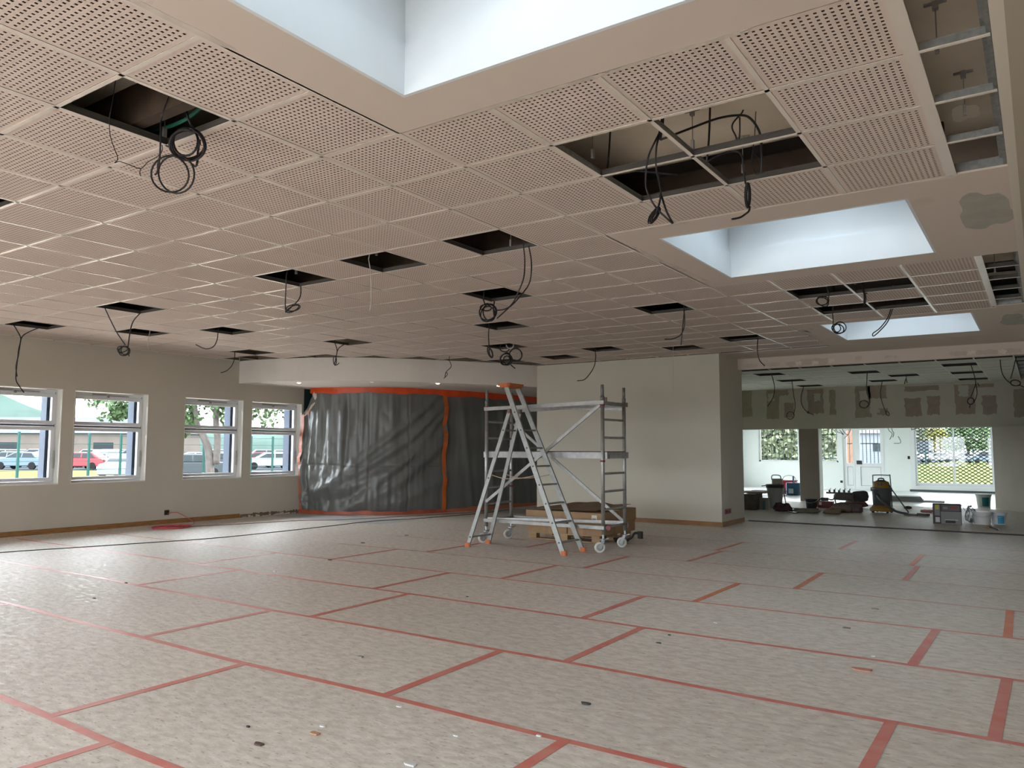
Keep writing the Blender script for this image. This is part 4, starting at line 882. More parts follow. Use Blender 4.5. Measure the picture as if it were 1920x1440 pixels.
rivet = mat('rivet_dark', (.04, .05, .06), .5)
RV = []
for z in (.16, .40, .64, .88, 1.12, 1.36, 1.60, 1.84):
    p = Fn.lerp(Tn, (z-.03)/2.16); RV.append((p.x, p.y-.014, p.z))
for z in (.14, .95, 1.60):
    p = Rn.lerp(RTn, (z-.03)/1.82); RV.append((p.x, p.y-.013, p.z))
rb = MB(); rb.lathe((0, 0, 0), [(.011, 0), (.009, .006)], 8, 0, Matrix.Rotation(PI/2, 4, 'X')); rbm = rb.mesh('rivet', [rivet])
for p in RV: link('rivet', rbm, ld).location = p
for y in (5.70, 5.96): b = MB(); b.cbox((-3.17, y, 1.86), .05, .05, .06, 0, 0, .01); b.build('hinge', mat('hinge_brown', (.16, .10, .08), .5), ld)
for y in (5.66, 6.0):
    p = Vector((-3.46, y, 1.0)); q = Vector((-2.72, y, 1.0)); b = MB(); b.tube(smooth_path([p, p.lerp(q, .3)+Vector((0, 0, -.05)), p.lerp(q, .65)+Vector((0, 0, -.045)), q], 5), .006, 6); b.build('spreader_strap', mat('strap_tan', (.40, .30, .20), .7), ld, True)

# ================================================================== PALLET WITH CARTONS
PX0, PX1, PY0, PY1 = -3.66, -2.46, 6.95, 7.97
pl = thing('wooden_pallet', 'wooden pallet on the floor behind the scaffold under long cartons', 'pallet', (0, 0, 0))
for k in range(5): y = PY0+k*(PY1-PY0-.1)/4; b = MB(); b.box(PX0, PX1, y, y+.10, .094, .112); b.build('deck_board', pine_m, pl)
for y in (PY0, (PY0+PY1)/2-.05, PY1-.10): b = MB(); b.box(PX0, PX1, y, y+.10, .0055, .022); b.build('bottom_board', pine_m, pl)
for x in (PX0, (PX0+PX1)/2-.06, PX1-.13):
    for y in (PY0, (PY0+PY1)/2-.05, PY1-.10): b = MB(); b.box(x, x+.13, y, y+.10, .022, .094); b.build('block', pine_m, pl)
CB = [(-3.68, -2.99, 6.93, 7.30, .115, .275), (-2.98, -2.40, 6.93, 7.30, .115, .275), (-3.66, -3.0, 7.31, 8.0, .115, .275), (-2.99, -2.40, 7.31, 8.0, .115, .275),
      (-3.70, -2.41, 6.92, 7.44, .277, .435), (-3.69, -2.40, 7.45, 8.04, .277, .455)]
LB = ['long brown carton at the front left of the lower layer on the pallet', 'brown carton at the front right of the lower layer on the pallet', 'brown carton at the back left of the lower layer on the pallet', 'brown carton at the back right of the lower layer on the pallet', 'long brown carton in front on the top layer of the pallet with a white label', 'long brown carton at the back of the top layer of the pallet']
for k, (x0, x1, y0, y1, z0, z1) in enumerate(CB):
    t = thing('carton', LB[k], 'carton', ((x0+x1)/2, (y0+y1)/2, z0), 0, 'cartons stacked on the pallet'); hx, hy, h_ = (x1-x0)/2-.002, (y1-y0)/2-.002, z1-z0-.001
    b = MB(); b.cbox((0, 0, h_/2), 2*hx, 2*hy, h_, 0, 0, .006); b.build('box', card_m, t)
    b = MB(); b.box(-.03, .03, -hy-.001, hy+.001, h_*.0+.001, h_+.001); b.build('packing_tape', mat('packing_tape', (.27, .155, .075), .45), t)
    if k == 4:
        b = MB(); b.box(hx-.16, hx-.075, -hy-.0025, -hy-.0005, .015, h_-.03, 0); b.box(hx-.15, hx-.09, -hy-.003, -hy-.0026, .06, .085, 1); b.build('label', [mat('paper_white', (.62, .60, .55), .7), mat('print_grey', (.25, .25, .25), .7)], t)
        b = MB(); b.box(hx+.0005, hx+.002, -.02, .02, .001, h_-.001); b.build('packing_tape', MATS['packing_tape'], t)
b = MB(); A = [(-3.62, 6.98, .437), (-2.55, 7.02, .437), (-2.42, 7.9, .462), (-3.3, 8.0, .475)]
n = 12
for j in range(n+1):
    for i in range(n+1):
        s, t = i/n, j/n; p = Vector(A[0]).lerp(Vector(A[1]), s).lerp(Vector(A[3]).lerp(Vector(A[2]), s), t); z = p.z+.018+.022*abs(math.sin(s*5+t*3))*(.3+t)+.010*math.sin(t*9)
        b.v.append((p.x, p.y, z))
for j in range(n):
    for i in range(n): a = j*(n+1)+i; b.f.append((a, a+1, a+n+2, a+n+1)); b.m.append(0)
o = b.build('loose_wrap', card_d, None, False, label='crumpled sheet of dark brown wrapping lying on top of the stacked cartons', cat='wrapping'); m_ = o.modifiers.new('thickness', 'SOLIDIFY'); m_.thickness = .004
# pallet strap and black clamp bar on the floor by the scaffold's right castor
b = MB(); b.bar((-2.40, 7.3, .05), (-2.12, 7.15, .06), .05, .03); b.tube(smooth_path([(-2.15, 7.15, .06), (-2.05, 7.13, .10), (-2.0, 7.12, .165), (-1.93, 7.10, .175)]), .016, 8); b.cbox((-1.90, 7.10, .15), .08, .05, .10, 0, 0, .02); b.tube([(-2.38, 7.29, .006), (-2.38, 7.29, .05)], .02, 8); b.tube([(-2.15, 7.17, .006), (-2.15, 7.17, .05)], .02, 8)
b.build('bar_clamp', dark_gap, None, False, label='long black bar clamp lying on the floor right of the cartons', cat='tool')

# ================================================================== TOOLS IN THE FAR ROOM
def rough_body(name, m, par, cx, cy, cz, rx, ry, rz, seed, n=16, amp=.14, sharp=2.6, rotz=0):
    b = MB(); K = n*2
    for j in range(n+1):
        ph = -PI/2+PI*j/n
        for i in range(K):
            th = 2*PI*i/K; c, s = math.cos(ph), math.sin(ph); sg = lambda v: math.copysign(abs(v)**(2/sharp), v)
            p = Vector((sg(c)*sg(math.cos(th)), sg(c)*sg(math.sin(th)), sg(s))); f = 1+amp*mn.noise(p*1.6+Vector((seed, 0, 0)))+amp*.5*mn.noise(p*4+Vector((0, seed, 0)))
            x, y = p.x*rx*f, p.y*ry*f; z = max(p.z*rz*f, -rz*.92)
            b.v.append((cx+x*math.cos(rotz)-y*math.sin(rotz), cy+x*math.sin(rotz)+y*math.cos(rotz), cz+z))
    for j in range(n):
        for i in range(K): i2 = (i+1) % K; a = j*K; b.f.append((a+i, a+i2, a+K+i2, a+K+i)); b.m.append(0)
    return b
FZ = .0045
# vacuum cleaner
p = onz(1656, 963, FZ); vx, vy = p.x-.05, p.y+.2
vc = thing('vacuum_cleaner', 'large grey and yellow wet and dry vacuum cleaner with a tubular handle', 'vacuum cleaner', (vx, vy, FZ))
ym = mat('vacuum_yellow', (.26, .14, .02), .5); gm = mat('vacuum_grey', (.075, .08, .08), .45); km = mat('vacuum_black', (.02, .02, .02), .5)
b = MB(); b.lathe((0, 0, 0), [(.245, .04), (.25, .09), (.20, .13), (.185, .165)], 24); b.build('base', ym, vc, True)
b = MB(); b.lathe((0, 0, 0), [(.175, .13), (.180, .3), (.185, .48), (.195, .50), (.195, .53)], 24); b.build('drum', gm, vc, True)
b = MB(); b.lathe((0, 0, 0), [(.185, .53), (.18, .56), (.15, .66), (.13, .672)], 24); b.build('motor_head', ym, vc, True)
b = MB(); b.lathe((0, 0, 0), [(.11, .672), (.09, .69), (.05, .70)], 18); b.tube(smooth_path([(-.06, 0, .69), (-.04, 0, .73), (.04, 0, .73), (.06, 0, .69)]), .014, 7); b.cbox((0, -.14, .60), .08, .06, .09, 0, 0, .01); b.build('switch_cover', km, vc)
b = MB(); b.tube(smooth_path([(-.17, .06, .52), (-.17, .06, .76), (-.14, .06, .80), (.14, .06, .80), (.17, .06, .76), (.19, .06, .12)], 4), .011, 8); b.build('handle', gm, vc, True)
for s in (-1, 1): b = MB(); b.cbox((s*.195, 0, .5), .03, .05, .08, 0, 0, .006); b.build('latch', km, vc)
for a in (.6, 2.2, 3.8, 5.4): b = MB(); b.lathe((0, 0, 0), [(.028, -.012), (.03, 0), (.028, .012)], 12, 0, Matrix.Translation((.2*math.cos(a), .2*math.sin(a), .031)) @ Matrix.Rotation(a, 4, 'Z') @ Matrix.Rotation(PI/2, 4, 'X')); b.build('castor', km, vc)
b = MB(); b.lathe((0, 0, 0), [(.045, .0), (.045, .05), (.03, .06)], 12, 0, Matrix.Translation((-.05, -.165, .37)) @ Matrix.Rotation(PI/2, 4, 'X')); b.build('inlet', km, vc)
hose = [(-.05, -.22, .37), (.0, -.33, .33), (.12, -.40, .22), (.28, -.42, .10), (.42, -.40, .05), (.56, -.38, .035)]
hp_ = smooth_path(hose, 14); b = MB(); b.tube(hp_, .022, 8, rs=[.022+(.003 if i % 2 else 0) for i in range(len(hp_))]); b.build('hose', gm, vc)
b = MB(); b.tube([(.17, -.16, .60), (.55, -.30, .05)], .014, 8); b.build('wand', gm, vc, True)
b = MB(); b.cbox((.60, -.36, .022), .26, .09, .035, 0, -.1, .02); b.cbox((.82, -.30, .03), .24, .13, .05, 0, -.25, .04); b.build('floor_nozzle', gm, vc)
# printed product box
p = onz(1748, 982, FZ); bx = thing('product_box', 'open printed dark appliance box with a yellow label standing on the floor', 'box', (p.x+.22, p.y+.26, FZ), .10)
b = MB(); W, L_, H = .46, .36, .35; t = .006
b.box(-W/2, W/2, -L_/2, -L_/2+t, 0, H); b.box(-W/2, W/2, L_/2-t, L_/2, 0, H); b.box(-W/2, -W/2+t, -L_/2+t, L_/2-t, 0, H); b.box(W/2-t, W/2, -L_/2+t, L_/2-t, 0, H); b.box(-W/2+t, W/2-t, -L_/2+t, L_/2-t, 0, t); b.build('carton_body', mat('print_dark', (.045, .022, .024), .5), bx)
b = MB(); y = -L_/2-.002
b.box(-W/2+.03, -W/2+.115, y, y+.001, .15, .345, 1); b.box(-W/2+.045, -W/2+.10, y-.001, y, .26, .345, 2); b.box(-W/2+.04, -W/2+.11, y, y+.001, .03, .12, 3); b.box(-W/2+.13, W/2-.005, y, y+.001, .0, .225, 1); b.box(-W/2+.15, W/2-.03, y, y+.001, .24, .34, 4)
b.box(-W/2+.20, W/2-.10, y-.001, y, .02, .07, 0); b.box(-W/2+.19, W/2-.06, y-.001, y, .07, .082, 3); b.box(-W/2+.17, W/2-.22, y-.001, y, .27, .31, 1); b.box(-W/2+.28, W/2-.06, y-.001, y, .28, .32, 5)
b.build('printed_front', [mat('print_black', (.012, .012, .012), .5), mat('print_grey_panel', (.21, .20, .20), .5), mat('print_yellow', (.50, .42, .03), .5), mat('print_white', (.55, .55, .56), .5), mat('print_grey_dark', (.10, .095, .10), .5), mat('print_red', (.25, .03, .02), .5)], bx)
b = MB(); x = W/2+.001; b.box(x, x+.001, -L_/2+.0, L_/2, .0, .23, 0); b.box(x+.001, x+.002, -L_/2+.04, -L_/2+.12, .02, .2, 1); b.box(x+.001, x+.002, -.02, .1, .05, .17, 1); b.build('printed_side', [mat('print_pale', (.62, .60, .66), .5), mat('print_violet', (.22, .18, .33), .5)], bx)
b = MB(); b.bar((W/2, 0, .35), (W/2+.06, 0, .25), L_, .005); b.bar((-.05, -L_/2, .352), (-.05, -L_/2-.03, .36), .001, .001) if False else None; b.build('flap', MATS['print_grey_dark'], bx)
# clear plastic bag
bag_m = glass_mat('clear_film', (.82, .84, .85)); bag_m.node_tree.nodes['Fresnel'].inputs[0].default_value = 1.9; bag_m.node_tree.nodes['Glossy BSDF'].inputs[0].default_value = (.9, .92, .95, 1); bag_m.node_tree.nodes['Glossy BSDF'].inputs[1].default_value = .3
p = onz(1806, 982, FZ); b = rough_body('clear_bag', bag_m, None, p.x+.11, p.y+.20, .15+FZ, .08, .11, .15, 4, 14, .35, 2.2)
b.build('clear_bag', bag_m, None, False, label='crumpled clear plastic bag beside the printed appliance box', cat='bag')
def bucket(label, u, v, w_, h_, m, band=None, rim=True, handle=True, lid=False, name='bucket', group=None, dy=0, x=None, bandw=.5):
    p = onz(u, v, FZ); t = thing(name, label, 'bucket', (p.x, p.y+w_/2+dy, FZ), 0, group); r_ = w_/2
    b = MB(); pr = [(r_*.82, 0), (r_*.95, h_*.8), (r_, h_*.82), (r_, h_)] + ([] if lid else [(r_-.008, h_), (r_*.93, h_*.8), (r_*.78, .01)]); b.lathe((0, 0, 0), pr, 24); b.build('shell', m, t, False)
    if rim: b = MB(); b.lathe((0, 0, 0), [(r_*1.0, h_*.93), (r_*1.06, h_*.95), (r_*1.06, h_), (r_*.97, h_*1.01)], 24); b.build('rim', m, t)
    if handle:
        b = MB(); b.tube(smooth_path([(-r_*1.04, 0, h_*.9), (-r_*.75, -r_*.8, h_*.72), (0, -r_*1.1, h_*.62), (r_*.75, -r_*.8, h_*.72), (r_*1.04, 0, h_*.9)], 5), .004, 5); b.build('bail', mat('bail_grey', (.4, .4, .4), .4), t)
    if band:
        b = MB(); n = 10; a0, a1 = -PI/2-bandw+.35, -PI/2+bandw+.35
        for k in range(n+1):
            a = a0+(a1-a0)*k/n
            for z, f in ((h_*.08, .83), (h_*.76, .945)): b.v.append(((r_*f+.003)*math.cos(a), (r_*f+.003)*math.sin(a), z))
        for k in range(n): q_ = 2*k; b.f.append((q_, q_+2, q_+3, q_+1)); b.m.append(0)
        b.build('paper_label', band, t)
    return t
pb = mat('bucket_white', (.70, .70, .70), .45); blue = mat('label_blue', (.05, .30, .50), .5)
bucket('white plastic bucket nearest right of the printed box', 1841, 984, .31, .225, pb, lid=True)
bucket('white bucket with a bright blue label at the far right', 1873, 984, .25, .215, mat('bucket_grey_white', (.55, .57, .60), .45), blue, group=None)
bucket('pale bucket with a teal round label standing by the dark pier', 1844, 951, .33, .30, mat('bucket_pale', (.42, .44, .40), .5), mat('label_teal', (.0, .14, .14), .5), handle=False)
bucket('black rubber bucket on the floor at the foot of the post', 1519, 955, .26, .23, mat('rubber_black', (.012, .012, .014), .6))
# hammer
p = onz(1852, 990, FZ); q_ = onz(1871, 995, FZ); t = thing('hammer', 'small hammer with dark handle lying on the floor in front of the buckets', 'hammer', (0, 0, 0))
b = MB(); b.tube([p+Vector((.03, 0, .02)), q_+Vector((0, 0, .012))], .011, 7); b.build('handle', mat('handle_dark', (.05, .03, .02), .6), t)
b = MB(); b.bar(p+Vector((0, -.05, .022)), p+Vector((0, .06, .022)), .035, .035); b.build('head', mat('head_wood', (.30, .16, .08), .7), t)
# white tall bin, trestle with light bag
p = onz(1457, 956, FZ); t = thing('waste_bin', 'tall grey waste bin with a dark rim left of the post', 'bin', (p.x-.17, p.y+.50, FZ))
b = MB(); b.lathe((0, 0, 0), [(.13, 0), (.19, .46), (.20, .47), (.20, .54), (.19, .54), (.18, .46), (.12, .02)], 20); b.build('body', mat('bin_grey', (.27, .27, .245), .6), t)
b = MB(); b.lathe((0, 0, 0), [(.203, .47), (.208, .535), (.20, .545)], 20); b.build('rim', mat('bin_dark', (.03, .03, .03), .6), t)
b = MB(); b.tube([(-.30, -.05, .50), (-.1, 0, .53), (.1, .02, .55)], .012, 6); b.build('stick', mat('stick_dark', (.05, .05, .05), .6), t)
p = onz(1478, 952, FZ); t = thing('folding_stool', 'cream folded step stool leaning beside the tall bin', 'stool', (p.x-.36, p.y+.45, FZ))
b = MB(); b.bar((-.12, .05, .33), (.12, -.05, .40), .26, .05); b.cbox((0, 0, .52), .24, .16, .26, 0, .2, .02); b.build('seat', mat('stool_cream', (.36, .33, .26), .6), t)
for x_ in (-.10, .12): b = MB(); b.tube([(x_, 0, .42), (x_*1.9, -.12, .012)], .010, 6); b.tube([(x_, .05, .42), (x_*1.2, .2, .012)], .010, 6); b.build('leg', mat('stool_leg', (.30, .28, .24), .5), t)
b = MB(); b.tube(smooth_path([(-.13, 0, .62), (-.13, 0, .70), (-.08, 0, .735), (.04, 0, .73), (.08, 0, .70), (.09, 0, .62)], 4), .011, 7); b.build('hand_rail', mat('handle_black', (.02, .018, .016), .5), t)
p = onz(1482, 927, FZ); t = thing('tool_crate', 'bright red plastic tub with a wire handle behind the stool', 'tub', (p.x-.10, p.y+.3, FZ))
b = MB(); b.cbox((0, 0, .20), .42, .32, .40, 0, .1, .03); b.build('tub', mat('tub_red', (.42, .012, .04), .5), t)
b = MB(); b.cbox((0, 0, .41), .45, .35, .03, 0, .1, .03); b.build('rim', mat('tub_rim', (.50, .20, .22), .5), t)
b = MB(); b.tube(smooth_path([(-.2, 0, .42), (-.15, 0, .52), (0, 0, .56), (.15, 0, .52), (.2, 0, .42)], 5), .008, 6); b.build('bail', mat('bail_dark', (.08, .08, .08), .5), t)
p = onz(1495, 929, FZ); t = thing('tool_case', 'dark blue plastic case with a lever handle beside the post', 'case', (p.x-.10, p.y+.0, FZ))
b = MB(); b.cbox((0, 0, .19), .40, .22, .36, 0, 0, .03); b.build('case_body', mat('case_blue', (.01, .05, .10), .5), t)
b = MB(); b.bar((0, 0, .37), (0, .0, .57), .09, .03); b.build('lever', mat('lever_blue', (.01, .08, .16), .5), t)
b = MB(); b.box(-.12, .02, -.118, -.112, .06, .20); b.build('badge', mat('badge_pale', (.3, .38, .42), .5), t)
# stacks at far left beside the block
p = onz(1400, 957, FZ)
for k in range(6):
    b = MB(); z = FZ+k*.058; sh = rnd.uniform(-.02, .02); b.cbox((p.x+.0+sh, p.y+.45, z+.028), .28, .60, .055, 0, rnd.uniform(-.04, .04), .004)
    b.build('tile_pack', mat('pack_grey', (.16, .145, .125), .7, noise=.2), None, False, label=['bottom pack of the dark tile stack beside the cream block', 'second pack from the bottom of the dark tile stack', 'third pack from the bottom of the dark tile stack', 'fourth pack from the bottom of the dark tile stack', 'fifth pack from the bottom of the dark tile stack', 'top pack of the dark tile stack beside the cream block'][k], cat='tile pack', group='packs stacked beside the cream block')
p = onz(1419, 955, FZ); t = thing('paint_tub', 'grey tub with a teal stripe right of the dark tile stack', 'tub', (p.x+.14, p.y+.10, FZ))
b = MB(); b.cbox((0, 0, .13), .22, .26, .26, 0, 0, .04); b.build('tub', mat('tub_grey', (.22, .21, .18), .6), t); b = MB(); b.box(.0, .06, -.136, -.131, .0, .2); b.build('stripe', mat('stripe_teal', (.07, .17, .18), .5), t)
b = MB(); b.cbox((p.x-.14, p.y+.4, .370), .50, .40, .03, 0, .1, .01); b.cbox((p.x-.20, p.y+.4, .352), .36, .36, .008, 0, -.05, .001)
b.build('loose_board', mat('board_pinkish', (.42, .32, .27), .7), None, label='pale board resting across the tub and tile stack', cat='board')
for k, (u, v, sx, sy, z, m, lab) in enumerate([(1416, 925, 1.6, .9, .09, (.72, .76, .74), 'large white panel lying flat in the back room left of the bin'), (1432, 930, .9, .5, .15, (.05, .055, .06), 'dark flat case lying on the white panel in the back room')]):
    p = onz(u, v, FZ); b = MB(); b.cbox((p.x, p.y+.5, z/2+FZ if k == 0 else .12), sx, sy, z if k == 0 else .05, 0, .1, .01); b.build('floor_panel', mat('panel_%d' % k, m, .6), None, label=lab, cat='panel')
# dark power tool
p = onz(1465, 960, FZ); t = thing('power_tool', 'dark red power tool lying at the foot of the tall bin', 'tool', (p.x, p.y+.1, FZ))
b = rough_body('x', None, None, 0, 0, .09, .17, .09, .09, 5, 12, .4, 3); b.build('body', mat('tool_maroon', (.05, .018, .02), .5), t)
b = MB(); b.tube([(-.05, 0, .02), (-.15, -.08, .13)], .03, 8); b.tube([(.1, 0, .05), (.22, -.03, .03)], .022, 8); b.build('grip', km, t)
b = MB(); b.tube(smooth_path([onz(1474, 958, .012), onz(1490, 962, .012), onz(1499, 960, .012), onz(1501, 956, .012), onz(1490, 953, .012), onz(1482, 953, .012)], 5), .008, 6); b.build('power_lead', black_m, None, True, label='black cord curling on the floor between the bin and the black bucket', cat='cord')
# red tool box / pump
p = onz(1546, 953, FZ); t = thing('grout_mixer', 'red tool tray with black handles on the floor right of the post', 'tool tray', (p.x, p.y+.15, FZ))
b = MB(); b.cbox((0, 0, .08), .34, .22, .15, 0, 0, .02); b.build('tray', mat('tray_red', (.16, .012, .014), .5), t)
b = MB(); b.tube(smooth_path([(-.17, 0, .12), (-.12, 0, .2), (0, 0, .22), (.12, 0, .19), (.2, 0, .2), (.22, 0, .05)], 4), .015, 7); b.cbox((-.02, 0, .2), .16, .1, .07, 0, .2, .02); b.cbox((-.18, -.04, .09), .06, .08, .14, 0, .2, .01); b.build('handle', km, t)
b = MB(); b.box(-.13, -.07, -.115, -.111, .07, .14); b.build('white_mark', pb, t)
# heap of sacks
SK = [(1599, 961, .02, .18, .13, .085, 0, 'grey brown sack lying at the bottom right of the heap by the vacuum cleaner', (.17, .12, .12)), (1574, 961, .04, .21, .14, .08, .2, 'pinkish sack at the bottom left of the heap by the vacuum cleaner', (.24, .17, .14)), (1600, 953, .12, .24, .15, .09, -.1, 'reddish sack behind the heap by the vacuum cleaner', (.17, .07, .075)),
      (1580, 957, .22, .25, .15, .08, .1, 'brown sack in the second row of the heap', (.20, .15, .12))]
for k, (u, v, dy, rx, ry, rz, rt, lab, c) in enumerate(SK):
    p = onz(u, v, FZ); b = rough_body('s', None, None, p.x, p.y+dy+.1, FZ+rz*.92, rx, ry, rz, k+3, 12, .3, 2.8, rt); b.build('sack', mat('sack_%d' % k, c, .85, noise=.25, nscale=20), None, True, label=lab, cat='sack', group='sacks heaped by the vacuum cleaner')
for k, (u, dz, rx, rt, c, lab) in enumerate([(1576, .29, .20, 0, (.13, .12, .105), 'dark grey bag lying across the top left of the sack heap'), (1609, .29, .16, -.5, (.055, .045, .045), 'black holdall slumped at the top right of the sack heap')]):
    p = onz(u, 957, FZ); b = rough_body('s', None, None, p.x, p.y+.3, FZ+dz, rx, .15, .085 if k == 0 else .12, k+30, 12, .25, 3.2, rt); b.build('bag', mat('bag_%d' % k, c, .8, noise=.25, nscale=20), None, True, label=lab, cat='bag')
p = onz(1540, 962, FZ); b = rough_body('s', None, None, p.x-.30, p.y-.05, FZ+.045, .26, .11, .05, 41, 16, .6, 2.4, 0); b.build('cloth', mat('cloth_olive', (.20, .18, .13), .9, noise=.3), None, True, label='crumpled olive cloth spread on the floor before the red tray', cat='cloth')
p = onz(1558, 963, FZ); b = rough_body('s', None, None, p.x+.06, p.y-.08, FZ+.05, .17, .10, .055, 45, 14, .5, 2.4, .2); b.build('cloth', mat('cloth_tan', (.27, .19, .12), .9, noise=.3), None, True, label='crumpled tan cloth on the floor left of the sack heap', cat='cloth')
# power strip in the back room
p = onz(1580, 926, FZ); t = thing('power_strip', 'power strip with several dark plugs on the bright back room floor', 'power strip', (p.x-.1, p.y, FZ))
b = MB(); b.cbox((0, 0, .025), .75, .10, .045, 0, 0, .01); b.build('strip', km, t)
for k in range(5): b = MB(); b.cbox((-.28+.14*k, 0, .075), .055, .06, .06+.04*(k % 2), 0, .3*k, .01); b.tube(smooth_path([(-.28+.14*k, 0, .1), (-.25+.14*k, .05, .16), (-.32+.15*k, .12, .06), (-.3+.14*k, .2, .012)], 3), .008, 5); b.build('plug', km, t)
# flat boards
p = onz(1705, 941, FZ); t = thing('board_stack', 'low stack of grey boards lying on the floor right of the vacuum cleaner', 'boards', (p.x, p.y+.3, FZ), .08)
for k in range(4): b = MB(); b.cbox((-.25-.03*k if k else .0, 0, .014+.035*k), 1.15 if k else 1.55, .55, .03, 0, .02*k, .004); b.build('board', mat('board_grey', (.25, .26, .25), .7), t)
p = onz(1702, 954, FZ); b = rough_body('s', None, None, p.x, p.y, FZ+.03, .09, .05, .035, 50, 8, .3, 2.5, -.5); b.build('rag', mat('rag_maroon', (.07, .035, .035), .8), None, True, label='small dark rag on the floor between the vacuum nozzle and the boards', cat='rag')
p = onz(1738, 961, FZ); b = rough_body('s', None, None, p.x, p.y, FZ+.03, .12, .06, .035, 51, 8, .4, 2.5, .2); b.build('paper_scrap', mat('scrap_salmon', (.55, .27, .20), .8), None, True, label='crumpled salmon paper scrap on the floor left of the printed box', cat='paper')
# debris on the main floor
deb = [(236, 1093, .030, (.05, .02, .02)), (177, 1122, .03, (.10, .08, .07)), (485, 1396, .045, (.10, .06, .05)), (605, 1362, .05, (.75, .76, .78)), (748, 1325, .05, (.78, .79, .8)), (1637, 1231, .035, (.8, .8, .8)), (1616, 1257, .10, (.50, .24, .17)), (1640, 1142, .05, (.30, .27, .24)), (1255, 1191, .02, (.02, .03, .04)), (1235, 1206, .03, (.05, .08, .07)), (1342, 1168, .04, (.75, .75, .76)),
       (770, 1434, .09, (.75, .76, .8)), (675, 1232, .05, (.3, .28, .25)), (876, 1119, .02, (.06, .05, .05)), (590, 1376, .05, (.45, .25, .15)), (1098, 1320, .05, (.06, .06, .06)), (855, 1380, .04, (.85, .86, .88)), (1588, 1178, .05, (.2, .16, .12)), (1010, 1380, .04, (.8, .8, .8)), (465, 1363, .02, (.03, .03, .03)), (618, 1050, .05, (.12, .08, .07)), (762, 1004, .06, (.2, .15, .12)), (680, 1018, .06, (.1, .08, .07)), (515, 1072, .07, (.8, .8, .78))]
LAB = ['dark crumb of debris', 'brown scrap']
for k, (u, v, s, c) in enumerate(deb):
    if c[0] > .7: s *= .6; c = (.62, .61, .60)
    p = onz(u, v, .0055); q = random.Random(k); b = MB(); b.prism([(p.x+x, p.y+y) for x, y in blob(0, 0, s*.55, s*.3, k, 9)], .0052, .0052+.004+s*.06)
    b.build('floor_debris', mat('debris_%d' % k, c, .8), floor)

# ================================================================== OUTSIDE
gz = -.42
b = MB(); b.box(-330, -10.56, -120, 260, gz-.3, gz); b.build('ground_outside', mat('asphalt', (.040, .046, .050), 1, noise=.1, spec=0), kind='structure')
b = MB(); b.box(-10.55, 130, 25.85, 300, gz-.35, gz-.02); b.box(5, 130, -60, 25.8, gz-.35, gz-.02); b.build('ground_lawn', mat('lawn_far', (.060, .082, .032), 1, spec=0, noise=.3, nscale=.3, col2=(.076, .084, .036)), kind='structure')
b = MB(); b.box(-8, 6, 25.86, 28.2, gz-.05, -.08); b.build('ground_rear_bounce', mat('rear_bounce_pale', (.50, .52, .50), .9), kind='structure')  # pale strip added below the rear windows to brighten the back room
def gp_(u, d_, z=None):   # ground point under image column u at depth d_
    p = dep(u, 842, d_); return Vector((p.x, p.y, gz if z is None else z))
a = [gp_(-260, 16), gp_(-260, 60.5), gp_(620, 60.5), gp_(620, 16)]
b.prism([(p.x, p.y) for p in a][::-1], gz, gz+.02); b.build('ground_verge', mat('verge_grass', (.080, .068, .034), 1, spec=0, noise=.12, nscale=.4), kind='structure')
tyre = mat('tyre', (.006, .006, .006), .8, spec=.1); cglass = mat('car_glass', (.008, .012, .014), .25, spec=.12)
